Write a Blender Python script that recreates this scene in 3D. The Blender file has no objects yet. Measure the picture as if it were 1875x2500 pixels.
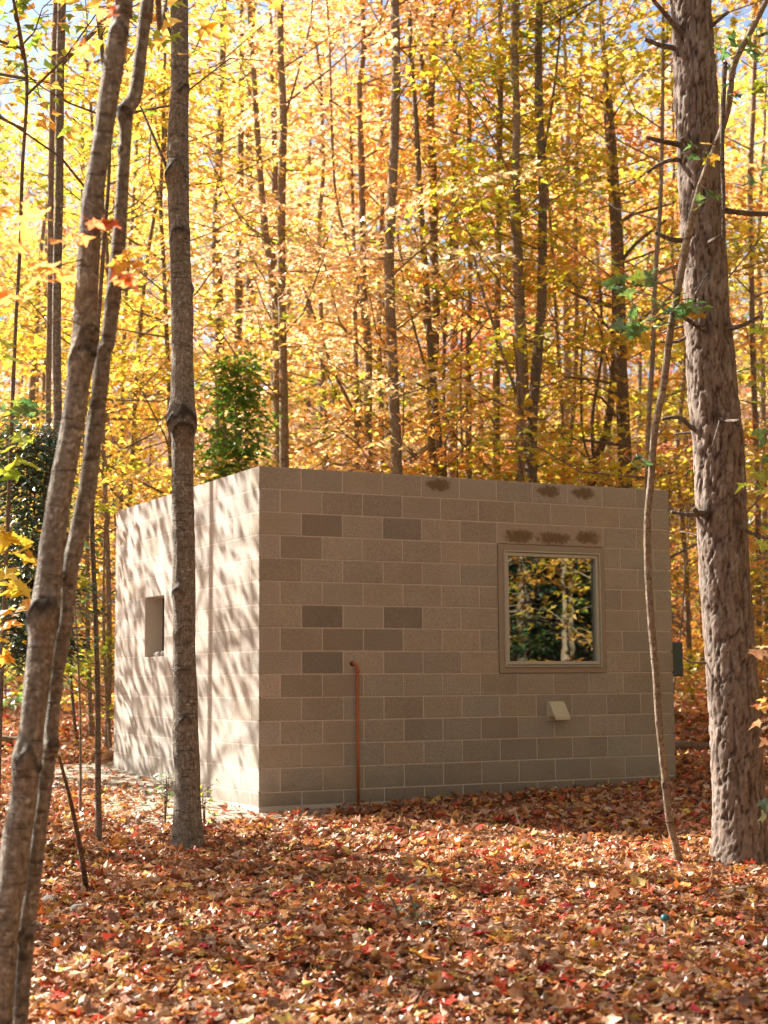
import bpy, bmesh, math, random
import numpy as np
from mathutils import Vector, Matrix

# ------------------------------------------------------------------ camera, sky, sun, exposure
SC = bpy.context.scene
COL = SC.collection
R = math.radians
F_PX, PITCH, ROLL, CAM_Z = 3836.0, 0.107, -0.0075, 1.138     # focal length in pixels of a 1875 px wide frame
SUN_AZ, SUN_EL = -60.0, 41.0                                  # degrees right of +Y, degrees up

def make_camera():
    c = bpy.data.cameras.new('camera'); o = bpy.data.objects.new('camera', c); COL.objects.link(o)
    c.sensor_fit = 'HORIZONTAL'; c.sensor_width = 36.0; c.lens = 36.0 * F_PX / 1875.0
    c.clip_start = 0.1; c.clip_end = 800
    right = Vector((1, 0, 0)); fwd = Vector((0, math.cos(PITCH), math.sin(PITCH))); up = Vector((0, -math.sin(PITCH), math.cos(PITCH)))
    rr = right * math.cos(ROLL) + up * math.sin(ROLL); uu = up * math.cos(ROLL) - right * math.sin(ROLL)
    m = Matrix((rr, uu, -fwd)).transposed().to_4x4(); m.translation = (0, 0, CAM_Z)
    o.matrix_world = m
    c.dof.use_dof = True; c.dof.focus_distance = 11.0; c.dof.aperture_fstop = c.lens / 19.0
    SC.camera = o
make_camera()

world = bpy.data.worlds.new('World'); SC.world = world; world.use_nodes = True
_n = world.node_tree.nodes; _sky = _n.new('ShaderNodeTexSky'); _sky.sky_type = 'NISHITA'; _sky.sun_disc = False
_sky.sun_elevation = R(SUN_EL); _sky.sun_rotation = R(SUN_AZ); _sky.dust_density = 2.0
world.node_tree.links.new(_sky.outputs[0], _n['Background'].inputs[0]); _n['Background'].inputs[1].default_value = 0.06

_sd = Vector((math.sin(R(SUN_AZ)) * math.cos(R(SUN_EL)), math.cos(R(SUN_AZ)) * math.cos(R(SUN_EL)), math.sin(R(SUN_EL))))
_l = bpy.data.lights.new('sun', 'SUN'); _l.energy = 5.0; _l.angle = R(0.53); _l.color = (1.0, 0.94, 0.86)
_lo = bpy.data.objects.new('sun', _l); COL.objects.link(_lo); _lo.rotation_euler = _sd.to_track_quat('Z', 'Y').to_euler()
_lo.location = (-20, 20, 30)

SC.view_settings.view_transform = 'Standard'; SC.view_settings.look = 'None'
SC.view_settings.gamma = 1.0; SC.view_settings.exposure = 2.0
SC.render.engine = 'CYCLES'
SC.cycles.max_bounces = 7; SC.cycles.diffuse_bounces = 4; SC.cycles.transmission_bounces = 5; SC.cycles.glossy_bounces = 3
SC.cycles.sample_clamp_indirect = 6.0
SC.cycles.use_denoising = True; SC.cycles.adaptive_threshold = 0.02
SC.cycles.caustics_reflective = False; SC.cycles.caustics_refractive = False

# ------------------------------------------------------------------ picture <-> place
K = 1875.0 / 1659.0        # traces were read off a 1659 px wide view of the photograph
def ray(u, v):
    a = u * K - 937.5; b = v * K - 1250.0
    a, b = a * math.cos(ROLL) + b * math.sin(ROLL), -a * math.sin(ROLL) + b * math.cos(ROLL)
    x = a / F_PX; y = -b / F_PX
    return np.array((x, math.cos(PITCH) - y * math.sin(PITCH), math.sin(PITCH) + y * math.cos(PITCH)))
def at(u, v, Y):
    r = ray(u, v); t = Y / r[1]
    return np.array((r[0] * t, Y, CAM_Z + r[2] * t))
def ground_z(x, y):
    x = np.asarray(x, float); y = np.asarray(y, float)
    z = np.where(y < 13.5, 0.04 * (y - 13.5), 0.058 * (y - 13.5))
    z = np.where(y > 22, 0.493 + 0.028 * (y - 22), z)
    z = np.where(y < -10, -0.94, z)
    z = z + 0.30 * np.clip(y - 44, 0, 60) ** 1.0 * np.clip((y - 44) / 25, 0, 1)
    z = z + 0.3 * np.clip(x - 17, 0, 30) * np.clip((x - 17) / 8, 0, 1)          # added bank, hides bright sky gaps in the window reflection
    w = np.clip((np.hypot(x - 0.4, y - 16.3) - 3.6) / 3.0, 0, 1)     # level round the cabin
    return 0.02 + z + w * 0.035 * (np.sin(x * 0.9 + 1.3) * np.cos(y * 0.7) + 0.6 * np.sin(x * 2.1 + y * 1.7))
def gz(x, y): return float(ground_z(x, y))
def on_ground(u, v):
    lo, hi = 3.0, 60.0
    for _ in range(50):
        m = (lo + hi) / 2; p = at(u, v, m)
        if p[2] > gz(p[0], p[1]): lo = m
        else: hi = m
    return at(u, v, lo)
def px(w, Y): return w * K * Y / F_PX

# ------------------------------------------------------------------ mesh helpers
def link(o, parent=None):
    COL.objects.link(o)
    if parent is not None: o.parent = parent
    return o
def mesh_np(name, V, Fc, smooth=False, attrs=None):
    V = np.ascontiguousarray(V, np.float32); Fc = np.ascontiguousarray(Fc, np.int32)
    n, k = Fc.shape
    me = bpy.data.meshes.new(name)
    me.vertices.add(len(V)); me.vertices.foreach_set('co', V.ravel())
    me.loops.add(n * k); me.loops.foreach_set('vertex_index', Fc.ravel())
    me.polygons.add(n); me.polygons.foreach_set('loop_start', np.arange(0, n * k, k, dtype=np.int32))
    me.update(calc_edges=True)
    me.polygons.foreach_set('use_smooth', np.full(n, smooth))
    for an, (dom, vals) in (attrs or {}).items():
        at_ = me.attributes.new(an, 'FLOAT', dom); at_.data.foreach_set('value', np.ascontiguousarray(vals, np.float32))
    return me
def obj(name, me, mat=None, parent=None):
    o = bpy.data.objects.new(name, me)
    if mat is not None and len(me.materials) == 0: me.materials.append(mat)
    return link(o, parent)
def mats_on_object(o, mat):
    if len(o.data.materials) == 0: o.data.materials.append(mat)
    o.material_slots[0].link = 'OBJECT'; o.material_slots[0].material = mat
def thing(name, loc=(0, 0, 0), rz=0.0):
    o = bpy.data.objects.new(name, None); o.empty_display_size = 0.1
    o.location = loc; o.rotation_euler = (0, 0, rz)
    return link(o)
def tag(o, label, cat, group=None, kind=None):
    if label: o['label'] = label
    if cat: o['category'] = cat
    if group: o['group'] = group
    if kind: o['kind'] = kind
    return o
class Soup:
    """collects triangles/quads (as triangles) into one mesh"""
    def __init__(s): s.V = []; s.F = []; s.n = 0; s.A = []
    def add(s, V, Fc, a=None):
        V = np.asarray(V, float); Fc = np.asarray(Fc, int)
        if Fc.shape[1] == 4: Fc = np.vstack([Fc[:, [0, 1, 2]], Fc[:, [0, 2, 3]]])
        s.V.append(V); s.F.append(Fc + s.n); s.n += len(V)
        if a is not None: s.A.append(np.full(len(Fc), a) if np.isscalar(a) else a)
    def mesh(s, name, smooth=False):
        at_ = {'tint': ('FACE', np.concatenate(s.A))} if s.A else None
        return mesh_np(name, np.vstack(s.V), np.vstack(s.F), smooth, at_)
def chamfer_box(sx, sy, sz, c):
    """box centred on the origin with chamfered edges"""
    bm = bmesh.new(); bmesh.ops.create_cube(bm, size=1.0)
    for v in bm.verts: v.co = (v.co.x * sx, v.co.y * sy, v.co.z * sz)
    if c > 0: bmesh.ops.bevel(bm, geom=list(bm.edges), offset=c, segments=1, affect='EDGES')
    return bm
def bm_mesh(name, bm, smooth=False):
    me = bpy.data.meshes.new(name); bm.to_mesh(me); bm.free()
    for p in me.polygons: p.use_smooth = smooth
    return me
def box_np(x0, x1, y0, y1, z0, z1):
    V = [(x, y, z) for z in (z0, z1) for y in (y0, y1) for x in (x0, x1)]
    Fc = [(0, 2, 3, 1), (4, 5, 7, 6), (0, 1, 5, 4), (2, 6, 7, 3), (0, 4, 6, 2), (1, 3, 7, 5)]
    return V, Fc
def catmull(P, step):
    P = np.asarray(P, float)
    if len(P) == 2: 
        n = max(2, int(np.linalg.norm(P[1, :3] - P[0, :3]) / step) + 1)
        t = np.linspace(0, 1, n)[:, None]; return P[0] * (1 - t) + P[1] * t
    Q = np.vstack([2 * P[0] - P[1], P, 2 * P[-1] - P[-2]]); out = []
    for i in range(1, len(Q) - 2):
        n = max(1, int(np.linalg.norm(Q[i + 1, :3] - Q[i, :3]) / step))
        t = np.linspace(0, 1, n, endpoint=False)[:, None]
        a, b, c, d = Q[i - 1], Q[i], Q[i + 1], Q[i + 2]
        out.append(0.5 * (2 * b + (c - a) * t + (2 * a - 5 * b + 4 * c - d) * t ** 2 + (3 * b - a - 3 * c + d) * t ** 3))
    out.append(P[-1:]); return np.vstack(out)
def tube_np(P, rad, seg, cap=True):
    """P (n,3), rad (n,) or (n,seg) -> verts, tri faces, theta grid"""
    P = np.asarray(P, float); n = len(P)
    T = np.gradient(P, axis=0); T /= np.linalg.norm(T, axis=1)[:, None] + 1e-9
    ref = np.array((1.0, 0, 0)) if abs(T[:, 0]).mean() < 0.8 else np.array((0, 0, 1.0))
    S = ref - T * (T @ ref)[:, None]; S /= np.linalg.norm(S, axis=1)[:, None] + 1e-9
    B = np.cross(T, S)
    th = np.arange(seg) * 2 * math.pi / seg
    rad = np.asarray(rad, float)
    if rad.ndim == 1: rad = np.repeat(rad[:, None], seg, 1)
    V = P[:, None, :] + rad[..., None] * (np.cos(th)[None, :, None] * S[:, None, :] + np.sin(th)[None, :, None] * B[:, None, :])
    V = V.reshape(-1, 3)
    i = np.arange(n - 1)[:, None] * seg; j = np.arange(seg)[None, :]; j2 = (j + 1) % seg
    Q = np.stack([i + j, i + j2, i + seg + j2, i + seg + j], -1).reshape(-1, 4)
    Fc = np.vstack([Q[:, [0, 1, 2]], Q[:, [0, 2, 3]]])
    if cap:
        V = np.vstack([V, P[0], P[-1]]); a, b = n * seg, n * seg + 1
        jj = np.arange(seg); kk = (jj + 1) % seg
        Fc = np.vstack([Fc, np.stack([kk, jj, np.full(seg, a)], -1), np.stack([(n - 1) * seg + jj, (n - 1) * seg + kk, np.full(seg, b)], -1)])
    return V, Fc
def hash2(i, j, s):
    h = np.sin(i * 127.1 + j * 311.7 + s * 74.7) * 43758.5453
    return h - np.floor(h)
def vnoise(u, v, s=0):
    i, j = np.floor(u), np.floor(v); f, g = u - i, v - j
    f = f * f * (3 - 2 * f); g = g * g * (3 - 2 * g)
    a, b, c, d = hash2(i, j, s), hash2(i + 1, j, s), hash2(i, j + 1, s), hash2(i + 1, j + 1, s)
    return (a * (1 - f) + b * f) * (1 - g) + (c * (1 - f) + d * f) * g
def fbm(u, v, s=0, o=4):
    t = 0; a = 0.5
    for k in range(o): t = t + a * vnoise(u * 2 ** k, v * 2 ** k, s + k); a *= 0.5
    return t
def worley(u, v, s, wrap=None):
    i0, j0 = np.floor(u), np.floor(v)
    F1 = np.full(u.shape, 9.0); F2 = np.full(u.shape, 9.0); ID = np.zeros(u.shape)
    for di in (-1, 0, 1):
        for dj in (-1, 0, 1):
            i, j = i0 + di, j0 + dj; iw = np.mod(i, wrap) if wrap else i
            d = np.hypot(i + 0.15 + 0.7 * hash2(iw, j, s) - u, j + 0.15 + 0.7 * hash2(iw, j, s + 5) - v)
            idd = hash2(iw, j, s + 9); near = d < F1
            F2 = np.where(near, F1, np.minimum(F2, d)); ID = np.where(near, idd, ID); F1 = np.minimum(F1, d)
    return F1, F2, ID

# ------------------------------------------------------------------ materials
def new_mat(name):
    m = bpy.data.materials.new(name); m.use_nodes = True
    nt = m.node_tree; return m, nt, nt.nodes['Principled BSDF']
def N(nt, t, **kw):
    n = nt.nodes.new(t)
    for k, v in kw.items():
        if k.startswith('i_'):
            key = k[2:]; key = int(key) if key.isdigit() else key.replace('_', ' ')
            n.inputs[key].default_value = v
        else: setattr(n, k, v)
    return n
def L(nt, a, b): nt.links.new(a, b)
def ramp(nt, fac, stops, interp='LINEAR'):
    r = nt.nodes.new('ShaderNodeValToRGB'); r.color_ramp.interpolation = interp
    e = r.color_ramp.elements
    while len(e) > 1: e.remove(e[-1])
    e[0].position = stops[0][0]; e[0].color = (*stops[0][1], 1)
    for p, c in stops[1:]: q = e.new(p); q.color = (*c, 1)
    L(nt, fac, r.inputs[0]); return r.outputs[0]
def mixc(nt, fac, a, b, mode='MIX'):
    m = nt.nodes.new('ShaderNodeMix'); m.data_type = 'RGBA'; m.blend_type = mode
    for s, x in ((m.inputs[0], fac), (m.inputs[6], a), (m.inputs[7], b)):
        if hasattr(x, 'is_linked'): L(nt, x, s)
        elif isinstance(x, (int, float)): s.default_value = x
        else: s.default_value = (*x, 1)
    return m.outputs[2]
def math_(nt, op, a, b=0.0, clamp=False):
    m = nt.nodes.new('ShaderNodeMath'); m.operation = op; m.use_clamp = clamp
    for s, x in ((m.inputs[0], a), (m.inputs[1], b)):
        if hasattr(x, 'is_linked'): L(nt, x, s)
        else: s.default_value = x
    return m.outputs[0]
def bump(nt, h, strength, dist, bsdf):
    b = nt.nodes.new('ShaderNodeBump'); b.inputs['Strength'].default_value = strength; b.inputs['Distance'].default_value = dist
    L(nt, h, b.inputs['Height']); L(nt, b.outputs[0], bsdf.inputs['Normal'])
def coords(nt, scale=(1, 1, 1), which='Object', rand=False):
    c = nt.nodes.new('ShaderNodeTexCoord'); mp = nt.nodes.new('ShaderNodeMapping'); mp.inputs['Scale'].default_value = scale
    L(nt, c.outputs[which], mp.inputs[0])
    if rand:
        oi = nt.nodes.new('ShaderNodeObjectInfo'); k = math_(nt, 'MULTIPLY', oi.outputs['Random'], 37.0)
        cx = nt.nodes.new('ShaderNodeCombineXYZ')
        for i in range(3): L(nt, k, cx.inputs[i])
        L(nt, cx.outputs[0], mp.inputs['Location'])
    return mp.outputs[0]
def noise(nt, vec, scale, detail=4, rough=0.55):
    n = N(nt, 'ShaderNodeTexNoise'); n.inputs['Scale'].default_value = scale; n.inputs['Detail'].default_value = detail
    n.inputs['Roughness'].default_value = rough; L(nt, vec, n.inputs['Vector']); return n.outputs['Fac']

def leaf_mat(name, stops, trans=0.6, gloss=0.05, hue=0.03, val=0.25, tcol=1.12):
    """autumn leaf: diffuse face + light coming through; colour by leaf ('tint') and by tree (object random)"""
    m = bpy.data.materials.new(name); m.use_nodes = True; nt = m.node_tree; nt.nodes.remove(nt.nodes['Principled BSDF'])
    a = N(nt, 'ShaderNodeAttribute', attribute_name='tint'); col = ramp(nt, a.outputs['Fac'], stops)
    oi = nt.nodes.new('ShaderNodeObjectInfo')
    h = N(nt, 'ShaderNodeHueSaturation'); L(nt, col, h.inputs['Color'])
    L(nt, math_(nt, 'ADD', math_(nt, 'MULTIPLY', math_(nt, 'SUBTRACT', oi.outputs['Random'], 0.5), hue), 0.5), h.inputs['Hue'])
    fr = math_(nt, 'FRACT', math_(nt, 'MULTIPLY', a.outputs['Fac'], 57.31))
    L(nt, math_(nt, 'ADD', math_(nt, 'MULTIPLY', math_(nt, 'SUBTRACT', fr, 0.5), val * 2), 1.0), h.inputs['Value'])
    d = N(nt, 'ShaderNodeBsdfDiffuse'); L(nt, h.outputs[0], d.inputs[0])
    t = N(nt, 'ShaderNodeBsdfTranslucent')
    g2 = mixc(nt, 1.0, h.outputs[0], (tcol, tcol, tcol), 'MULTIPLY'); L(nt, g2, t.inputs[0])
    mx = N(nt, 'ShaderNodeMixShader'); mx.inputs[0].default_value = trans; L(nt, d.outputs[0], mx.inputs[1]); L(nt, t.outputs[0], mx.inputs[2])
    out = mx.outputs[0]
    if gloss > 0:
        g = N(nt, 'ShaderNodeBsdfGlossy'); g.inputs['Roughness'].default_value = 0.38; g.inputs[0].default_value = (0.9, 0.9, 0.9, 1)
        m2 = N(nt, 'ShaderNodeMixShader'); m2.inputs[0].default_value = gloss; L(nt, out, m2.inputs[1]); L(nt, g.outputs[0], m2.inputs[2]); out = m2.outputs[0]
    L(nt, out, nt.nodes['Material Output'].inputs[0]); return m

LEAF = {
 'gold':   leaf_mat('leaf_gold', [(0, (.73, .39, .05)), (.35, (.76, .44, .07)), (.6, (.80, .50, .14)), (.8, (.52, .44, .04)), (1, (.74, .32, .05))]),
 'yellow': leaf_mat('leaf_yellow', [(0, (.72, .47, .05)), (.4, (.66, .47, .04)), (.7, (.46, .44, .04)), (1, (.74, .42, .06))]),
 'orange': leaf_mat('leaf_orange', [(0, (.80, .36, .09)), (.4, (.82, .42, .11)), (.7, (.80, .50, .14)), (1, (.78, .30, .09))]),
 'peach':  leaf_mat('leaf_peach', [(0, (.84, .50, .28)), (.4, (.84, .57, .34)), (.7, (.82, .60, .28)), (1, (.82, .45, .27))], gloss=0.08),  # pale tone puts overexposed highlights of orange leaves into the leaf colour
 'lime':   leaf_mat('leaf_lime', [(0, (.34, .42, .04)), (.4, (.46, .46, .04)), (.7, (.22, .35, .04)), (1, (.60, .46, .05))]),
 'red':    leaf_mat('leaf_red', [(0, (.78, .26, .09)), (.5, (.80, .34, .12)), (1, (.72, .19, .10))]),
 'green':  leaf_mat('leaf_green', [(0, (.075, .165, .045)), (.5, (.10, .20, .055)), (.8, (.15, .24, .05)), (1, (.28, .31, .05))], gloss=0.1),
 'dark':   leaf_mat('leaf_dark', [(0, (.025, .07, .025)), (.6, (.04, .10, .03)), (1, (.09, .15, .04))], trans=0.25, gloss=0.16),
 'bush':   leaf_mat('leaf_bush', [(0, (.10, .21, .025)), (.5, (.145, .27, .03)), (.85, (.23, .34, .04)), (1, (.48, .38, .05))], trans=0.5),
 'needle': leaf_mat('leaf_needle', [(0, (.03, .07, .03)), (1, (.06, .11, .05))], trans=0.15, gloss=0.05),
}
_lit = [(.20, .085, .04), (.42, .20, .09), (.52, .22, .075), (.30, .11, .045), (.62, .20, .05), (.54, .33, .18), (.17, .075, .04), (.37, .165, .07),
        (.55, .075, .04), (.46, .21, .09), (.66, .31, .07), (.56, .37, .24), (.34, .15, .065), (.48, .26, .13), (.52, .14, .055), (.60, .41, .27), (.26, .115, .05), (.60, .42, .10), (.42, .17, .07), (.56, .27, .10)]
LITTER = leaf_mat('leaf_litter', [(i / len(_lit), c) for i, c in enumerate(_lit)], trans=0.22, gloss=0.05, hue=0.0, val=0.22, tcol=1.0)
for nd in LITTER.node_tree.nodes:
    if nd.type == 'VALTORGB': nd.color_ramp.interpolation = 'CONSTANT'

def bark_mat(name, dark, light, lichen, streak=(9, 9, 1.6), lich_amt=0.64, bstr=1.0, bdist=0.014):
    m, nt, p = new_mat(name); v = coords(nt, (1, 1, 1)); vs = coords(nt, streak)
    n1 = noise(nt, vs, 9, 5); n2 = noise(nt, v, 46, 4, .65)
    st = lambda x, lo, hi: math_(nt, 'DIVIDE', math_(nt, 'SUBTRACT', x, lo), hi - lo, True)
    c = mixc(nt, st(n1, .3, .7), dark, light); c = mixc(nt, math_(nt, 'MULTIPLY', st(n2, .62, .36), .8), c, tuple(x * .42 for x in dark))
    n6 = noise(nt, coords(nt, (1, 1, .7)), 2.6, 5, .65); c = mixc(nt, math_(nt, 'MULTIPLY', st(n6, .46, .66), .5), c, tuple(x * .6 for x in dark))
    n3 = noise(nt, v, 6, 5, .6); n5 = noise(nt, v, 34, 3, .6)
    lf = math_(nt, 'MULTIPLY', st(n5, .56, .66), st(n3, lich_amt - .24, lich_amt - .06))
    c = mixc(nt, math_(nt, 'MULTIPLY', lf, .8), c, lichen)
    n4 = noise(nt, coords(nt, (7, 7, 55)), 1.0, 3); band = st(n4, .60, .70)
    c = mixc(nt, math_(nt, 'MULTIPLY', band, .55), c, tuple(x * .35 for x in dark))
    a = N(nt, 'ShaderNodeAttribute', attribute_name='scar')
    c = mixc(nt, a.outputs['Fac'], c, tuple(x * .22 for x in dark))
    L(nt, c, p.inputs['Base Color']); p.inputs['Roughness'].default_value = .85; p.inputs['Specular IOR Level'].default_value = .25
    h = math_(nt, 'ADD', math_(nt, 'ADD', math_(nt, 'MULTIPLY', n2, .6), n1), math_(nt, 'MULTIPLY', band, -.8)); bump(nt, h, bstr, bdist, p)
    return m
BARK = bark_mat('maple_bark', (.20, .165, .125), (.37, .32, .255), (.48, .46, .40), lich_amt=.62)
BARK2 = bark_mat('young_maple_bark', (.26, .19, .125), (.45, .345, .24), (.42, .36, .27), lich_amt=.70)
BARK_D = bark_mat('dark_bark', (.19, .14, .095), (.33, .25, .175), (.28, .25, .2), lich_amt=.72)
DEADWOOD = bark_mat('dead_wood', (.14, .10, .075), (.33, .26, .2), (.4, .37, .31), streak=(14, 14, 14))
def pine_mat():
    m, nt, p = new_mat('pine_bark'); v = coords(nt); vs = coords(nt, (1, 1, .25))
    a = N(nt, 'ShaderNodeAttribute', attribute_name='furrow'); b = N(nt, 'ShaderNodeAttribute', attribute_name='plate')
    c = ramp(nt, b.outputs['Fac'], [(0, (.17, .125, .095)), (.35, (.30, .245, .20)), (.6, (.24, .18, .14)), (1, (.44, .385, .335))])
    n1 = noise(nt, vs, 46, 5, .65); c = mixc(nt, math_(nt, 'MULTIPLY', n1, .6), c, (.13, .09, .068))
    c = mixc(nt, a.outputs['Fac'], c, (.06, .036, .025))
    n2 = noise(nt, v, 4, 5, .6); c = mixc(nt, math_(nt, 'MULTIPLY', math_(nt, 'SUBTRACT', n2, .58), 3, True), c, (.33, .33, .29))
    s = N(nt, 'ShaderNodeAttribute', attribute_name='scar'); c = mixc(nt, s.outputs['Fac'], c, (.05, .03, .02))
    L(nt, c, p.inputs['Base Color']); p.inputs['Roughness'].default_value = .9; p.inputs['Specular IOR Level'].default_value = .2
    bump(nt, n1, .6, .008, p); return m
PINE = pine_mat()

def block_mat(name, stains=None):
    m, nt, p = new_mat(name); v = coords(nt, rand=True); oi = nt.nodes.new('ShaderNodeObjectInfo')
    c = oi.outputs['Color']
    n1 = noise(nt, v, 3.2, 4, .6); n2 = noise(nt, v, 85, 4, .75); n3 = noise(nt, v, 300, 2, .6)
    c = mixc(nt, math_(nt, 'MULTIPLY', math_(nt, 'SUBTRACT', n1, .35, True), 1.0), c, mixc(nt, 1.0, c, (.80, .79, .76), 'MULTIPLY'))
    sp = math_(nt, 'MULTIPLY', math_(nt, 'SUBTRACT', n2, .5), 2.6)
    hs = N(nt, 'ShaderNodeHueSaturation'); L(nt, c, hs.inputs['Color']); L(nt, math_(nt, 'ADD', 1.0, math_(nt, 'MULTIPLY', sp, .62)), hs.inputs['Value']); c = hs.outputs[0]
    vo = N(nt, 'ShaderNodeTexVoronoi'); vo.inputs['Scale'].default_value = 46; L(nt, v, vo.inputs['Vector'])
    pit = math_(nt, 'LESS_THAN', vo.outputs['Distance'], .11); c = mixc(nt, math_(nt, 'MULTIPLY', pit, .5), c, (.12, .1, .08))
    ef = noise(nt, coords(nt, (1, 1, .5), rand=True), 5.0, 6, .7)
    c = mixc(nt, math_(nt, 'MULTIPLY', math_(nt, 'SUBTRACT', ef, .63), 4, True), c, (.45, .385, .31))
    ge = N(nt, 'ShaderNodeNewGeometry'); wn = noise(nt, ge.outputs['Position'], 1.1, 5, .6); wf = math_(nt, 'MULTIPLY', math_(nt, 'SUBTRACT', wn, .42), 2.6, True)
    c = mixc(nt, math_(nt, 'MULTIPLY', wf, .55), c, mixc(nt, 1.0, c, (.74, .70, .63), 'MULTIPLY'))
    sz = N(nt, 'ShaderNodeSeparateXYZ'); L(nt, ge.outputs['Position'], sz.inputs[0]); wn2 = noise(nt, ge.outputs['Position'], 5, 5, .65)
    ds = math_(nt, 'MULTIPLY', math_(nt, 'SUBTRACT', math_(nt, 'ADD', .12, math_(nt, 'MULTIPLY', wn2, .42)), sz.outputs[2]), 4.5, True)
    c = mixc(nt, math_(nt, 'MULTIPLY', ds, .6), c, (.20, .17, .13))
    if stains:
        tc = nt.nodes.new('ShaderNodeTexCoord'); sx = nt.nodes.new('ShaderNodeSeparateXYZ'); L(nt, tc.outputs['Object'], sx.inputs[0])
        nn = noise(nt, tc.outputs['Object'], 22, 5, .7); tot = None
        for (cx, cz, rx, rz) in stains:
            dx = math_(nt, 'POWER', math_(nt, 'ABSOLUTE', math_(nt, 'DIVIDE', math_(nt, 'SUBTRACT', sx.outputs[0], cx), rx)), 2.6)
            dz = math_(nt, 'POWER', math_(nt, 'ABSOLUTE', math_(nt, 'DIVIDE', math_(nt, 'SUBTRACT', sx.outputs[2], cz), rz)), 2.6)
            s = math_(nt, 'MULTIPLY', math_(nt, 'SUBTRACT', 1.25, math_(nt, 'ADD', math_(nt, 'ADD', dx, dz), math_(nt, 'MULTIPLY', math_(nt, 'SUBTRACT', nn, .5), 4.2))), 1.1, True)
            tot = s if tot is None else math_(nt, 'MAXIMUM', tot, s)
        c = mixc(nt, math_(nt, 'MULTIPLY', tot, .8), c, (.13, .08, .03))
    L(nt, c, p.inputs['Base Color']); p.inputs['Roughness'].default_value = .95; p.inputs['Specular IOR Level'].default_value = .15
    bump(nt, math_(nt, 'ADD', n2, math_(nt, 'MULTIPLY', n3, .5)), .55, .004, p); return m
BLOCK = block_mat('concrete_block')
BLOCK_LINTEL = block_mat('stained_lintel', [(-.36, -.02, .165, .062), (.03, -.03, .19, .06), (.42, -.01, .14, .062)])
BLOCK_TOP = block_mat('stained_cap_block', [(-.02, .02, .13, .06)])
def simple(name, col, rough=.7, metal=0., var=.2, sc=12, bs=0., spec=.4):
    m, nt, p = new_mat(name); v = coords(nt); n = noise(nt, v, sc, 5, .6)
    c = mixc(nt, n, tuple(x * (1 - var) for x in col), tuple(min(1, x * (1 + var)) for x in col)); L(nt, c, p.inputs['Base Color'])
    p.inputs['Roughness'].default_value = rough; p.inputs['Metallic'].default_value = metal; p.inputs['Specular IOR Level'].default_value = spec
    if bs: bump(nt, noise(nt, v, sc * 6, 4), bs, .01, p)
    return m
MORTAR = simple('mortar', (.52, .465, .39), .95, sc=40, bs=.4, spec=.1)
RENDERWALL = simple('plain_wall', (.36, .31, .25), .95, sc=20, bs=.3, spec=.1)
DARKROOM = simple('interior_dark', (.06, .055, .05), .9, var=.1)  # near-black colour of the room floor and the slot backing
CASING = simple('casing_paint', (.32, .265, .195), .6, var=.06, sc=30)
SASH = simple('sash_metal', (.46, .45, .37), .42, var=.04, sc=40)
GASKET = simple('black_gasket', (.02, .02, .018), .6)
COPPER = simple('copper_pipe', (.42, .13, .045), .5, .6, var=.25, sc=30)
VENTM = simple('vent_enamel', (.50, .47, .33), .45, var=.06)
BOXM = simple('meter_box', (.06, .085, .08), .5, var=.1)
ROCK = simple('rock', (.34, .31, .28), .9, var=.35, sc=9, bs=.8, spec=.15)
PINK = simple('pink_tape', (.85, .10, .25), .5, var=.1)
TEAL = simple('teal_enamel', (.015, .12, .13), .35, var=.15)
STAKE = simple('stake_white', (.55, .48, .40), .6, var=.15)
SOIL = simple('sandy_soil', (.30, .26, .205), .98, var=.35, sc=16, bs=.8, spec=.1)
STRAWM = simple('dry_straw', (.50, .38, .22), .9, var=.3, sc=30)
TWIGM = simple('twig_bark', (.17, .115, .075), .9, var=.4, sc=25, bs=.4, spec=.15)
def ground_mat():
    m, nt, p = new_mat('forest_floor'); v = coords(nt); vo = N(nt, 'ShaderNodeTexVoronoi'); vo.inputs['Scale'].default_value = 13; L(nt, v, vo.inputs['Vector'])
    sp = N(nt, 'ShaderNodeSeparateColor'); L(nt, vo.outputs['Color'], sp.inputs[0])
    c = ramp(nt, sp.outputs[0], [(0, (.09, .045, .025)), (.3, (.19, .09, .045)), (.55, (.30, .15, .075)), (.75, (.36, .13, .045)), (.9, (.36, .24, .15)), (1, (.30, .07, .04))])
    n = noise(nt, v, 30, 5, .7); c = mixc(nt, math_(nt, 'MULTIPLY', n, .8), c, (.09, .05, .03)); L(nt, c, p.inputs['Base Color'])
    p.inputs['Roughness'].default_value = .95; p.inputs['Specular IOR Level'].default_value = .15
    bump(nt, math_(nt, 'ADD', n, sp.outputs[1]), .9, .03, p); return m
FLOOR = ground_mat()
def glass_mat():
    m = bpy.data.materials.new('window_glass'); m.use_nodes = True; nt = m.node_tree; nt.nodes.remove(nt.nodes['Principled BSDF'])
    t = N(nt, 'ShaderNodeBsdfTransparent'); t.inputs[0].default_value = (.5, .52, .5, 1)
    g = N(nt, 'ShaderNodeBsdfGlossy'); g.inputs['Roughness'].default_value = .0; g.inputs[0].default_value = (.93, 1.0, .93, 1)
    tc = coords(nt); n = noise(nt, tc, 2.2, 2); b = N(nt, 'ShaderNodeBump'); b.inputs['Strength'].default_value = .03; b.inputs['Distance'].default_value = .02
    L(nt, n, b.inputs['Height']); L(nt, b.outputs[0], g.inputs['Normal'])
    mx = N(nt, 'ShaderNodeMixShader'); mx.inputs[0].default_value = .30
    L(nt, t.outputs[0], mx.inputs[1]); L(nt, g.outputs[0], mx.inputs[2]); L(nt, mx.outputs[0], nt.nodes['Material Output'].inputs[0]); return m
GLASS = glass_mat()

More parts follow.
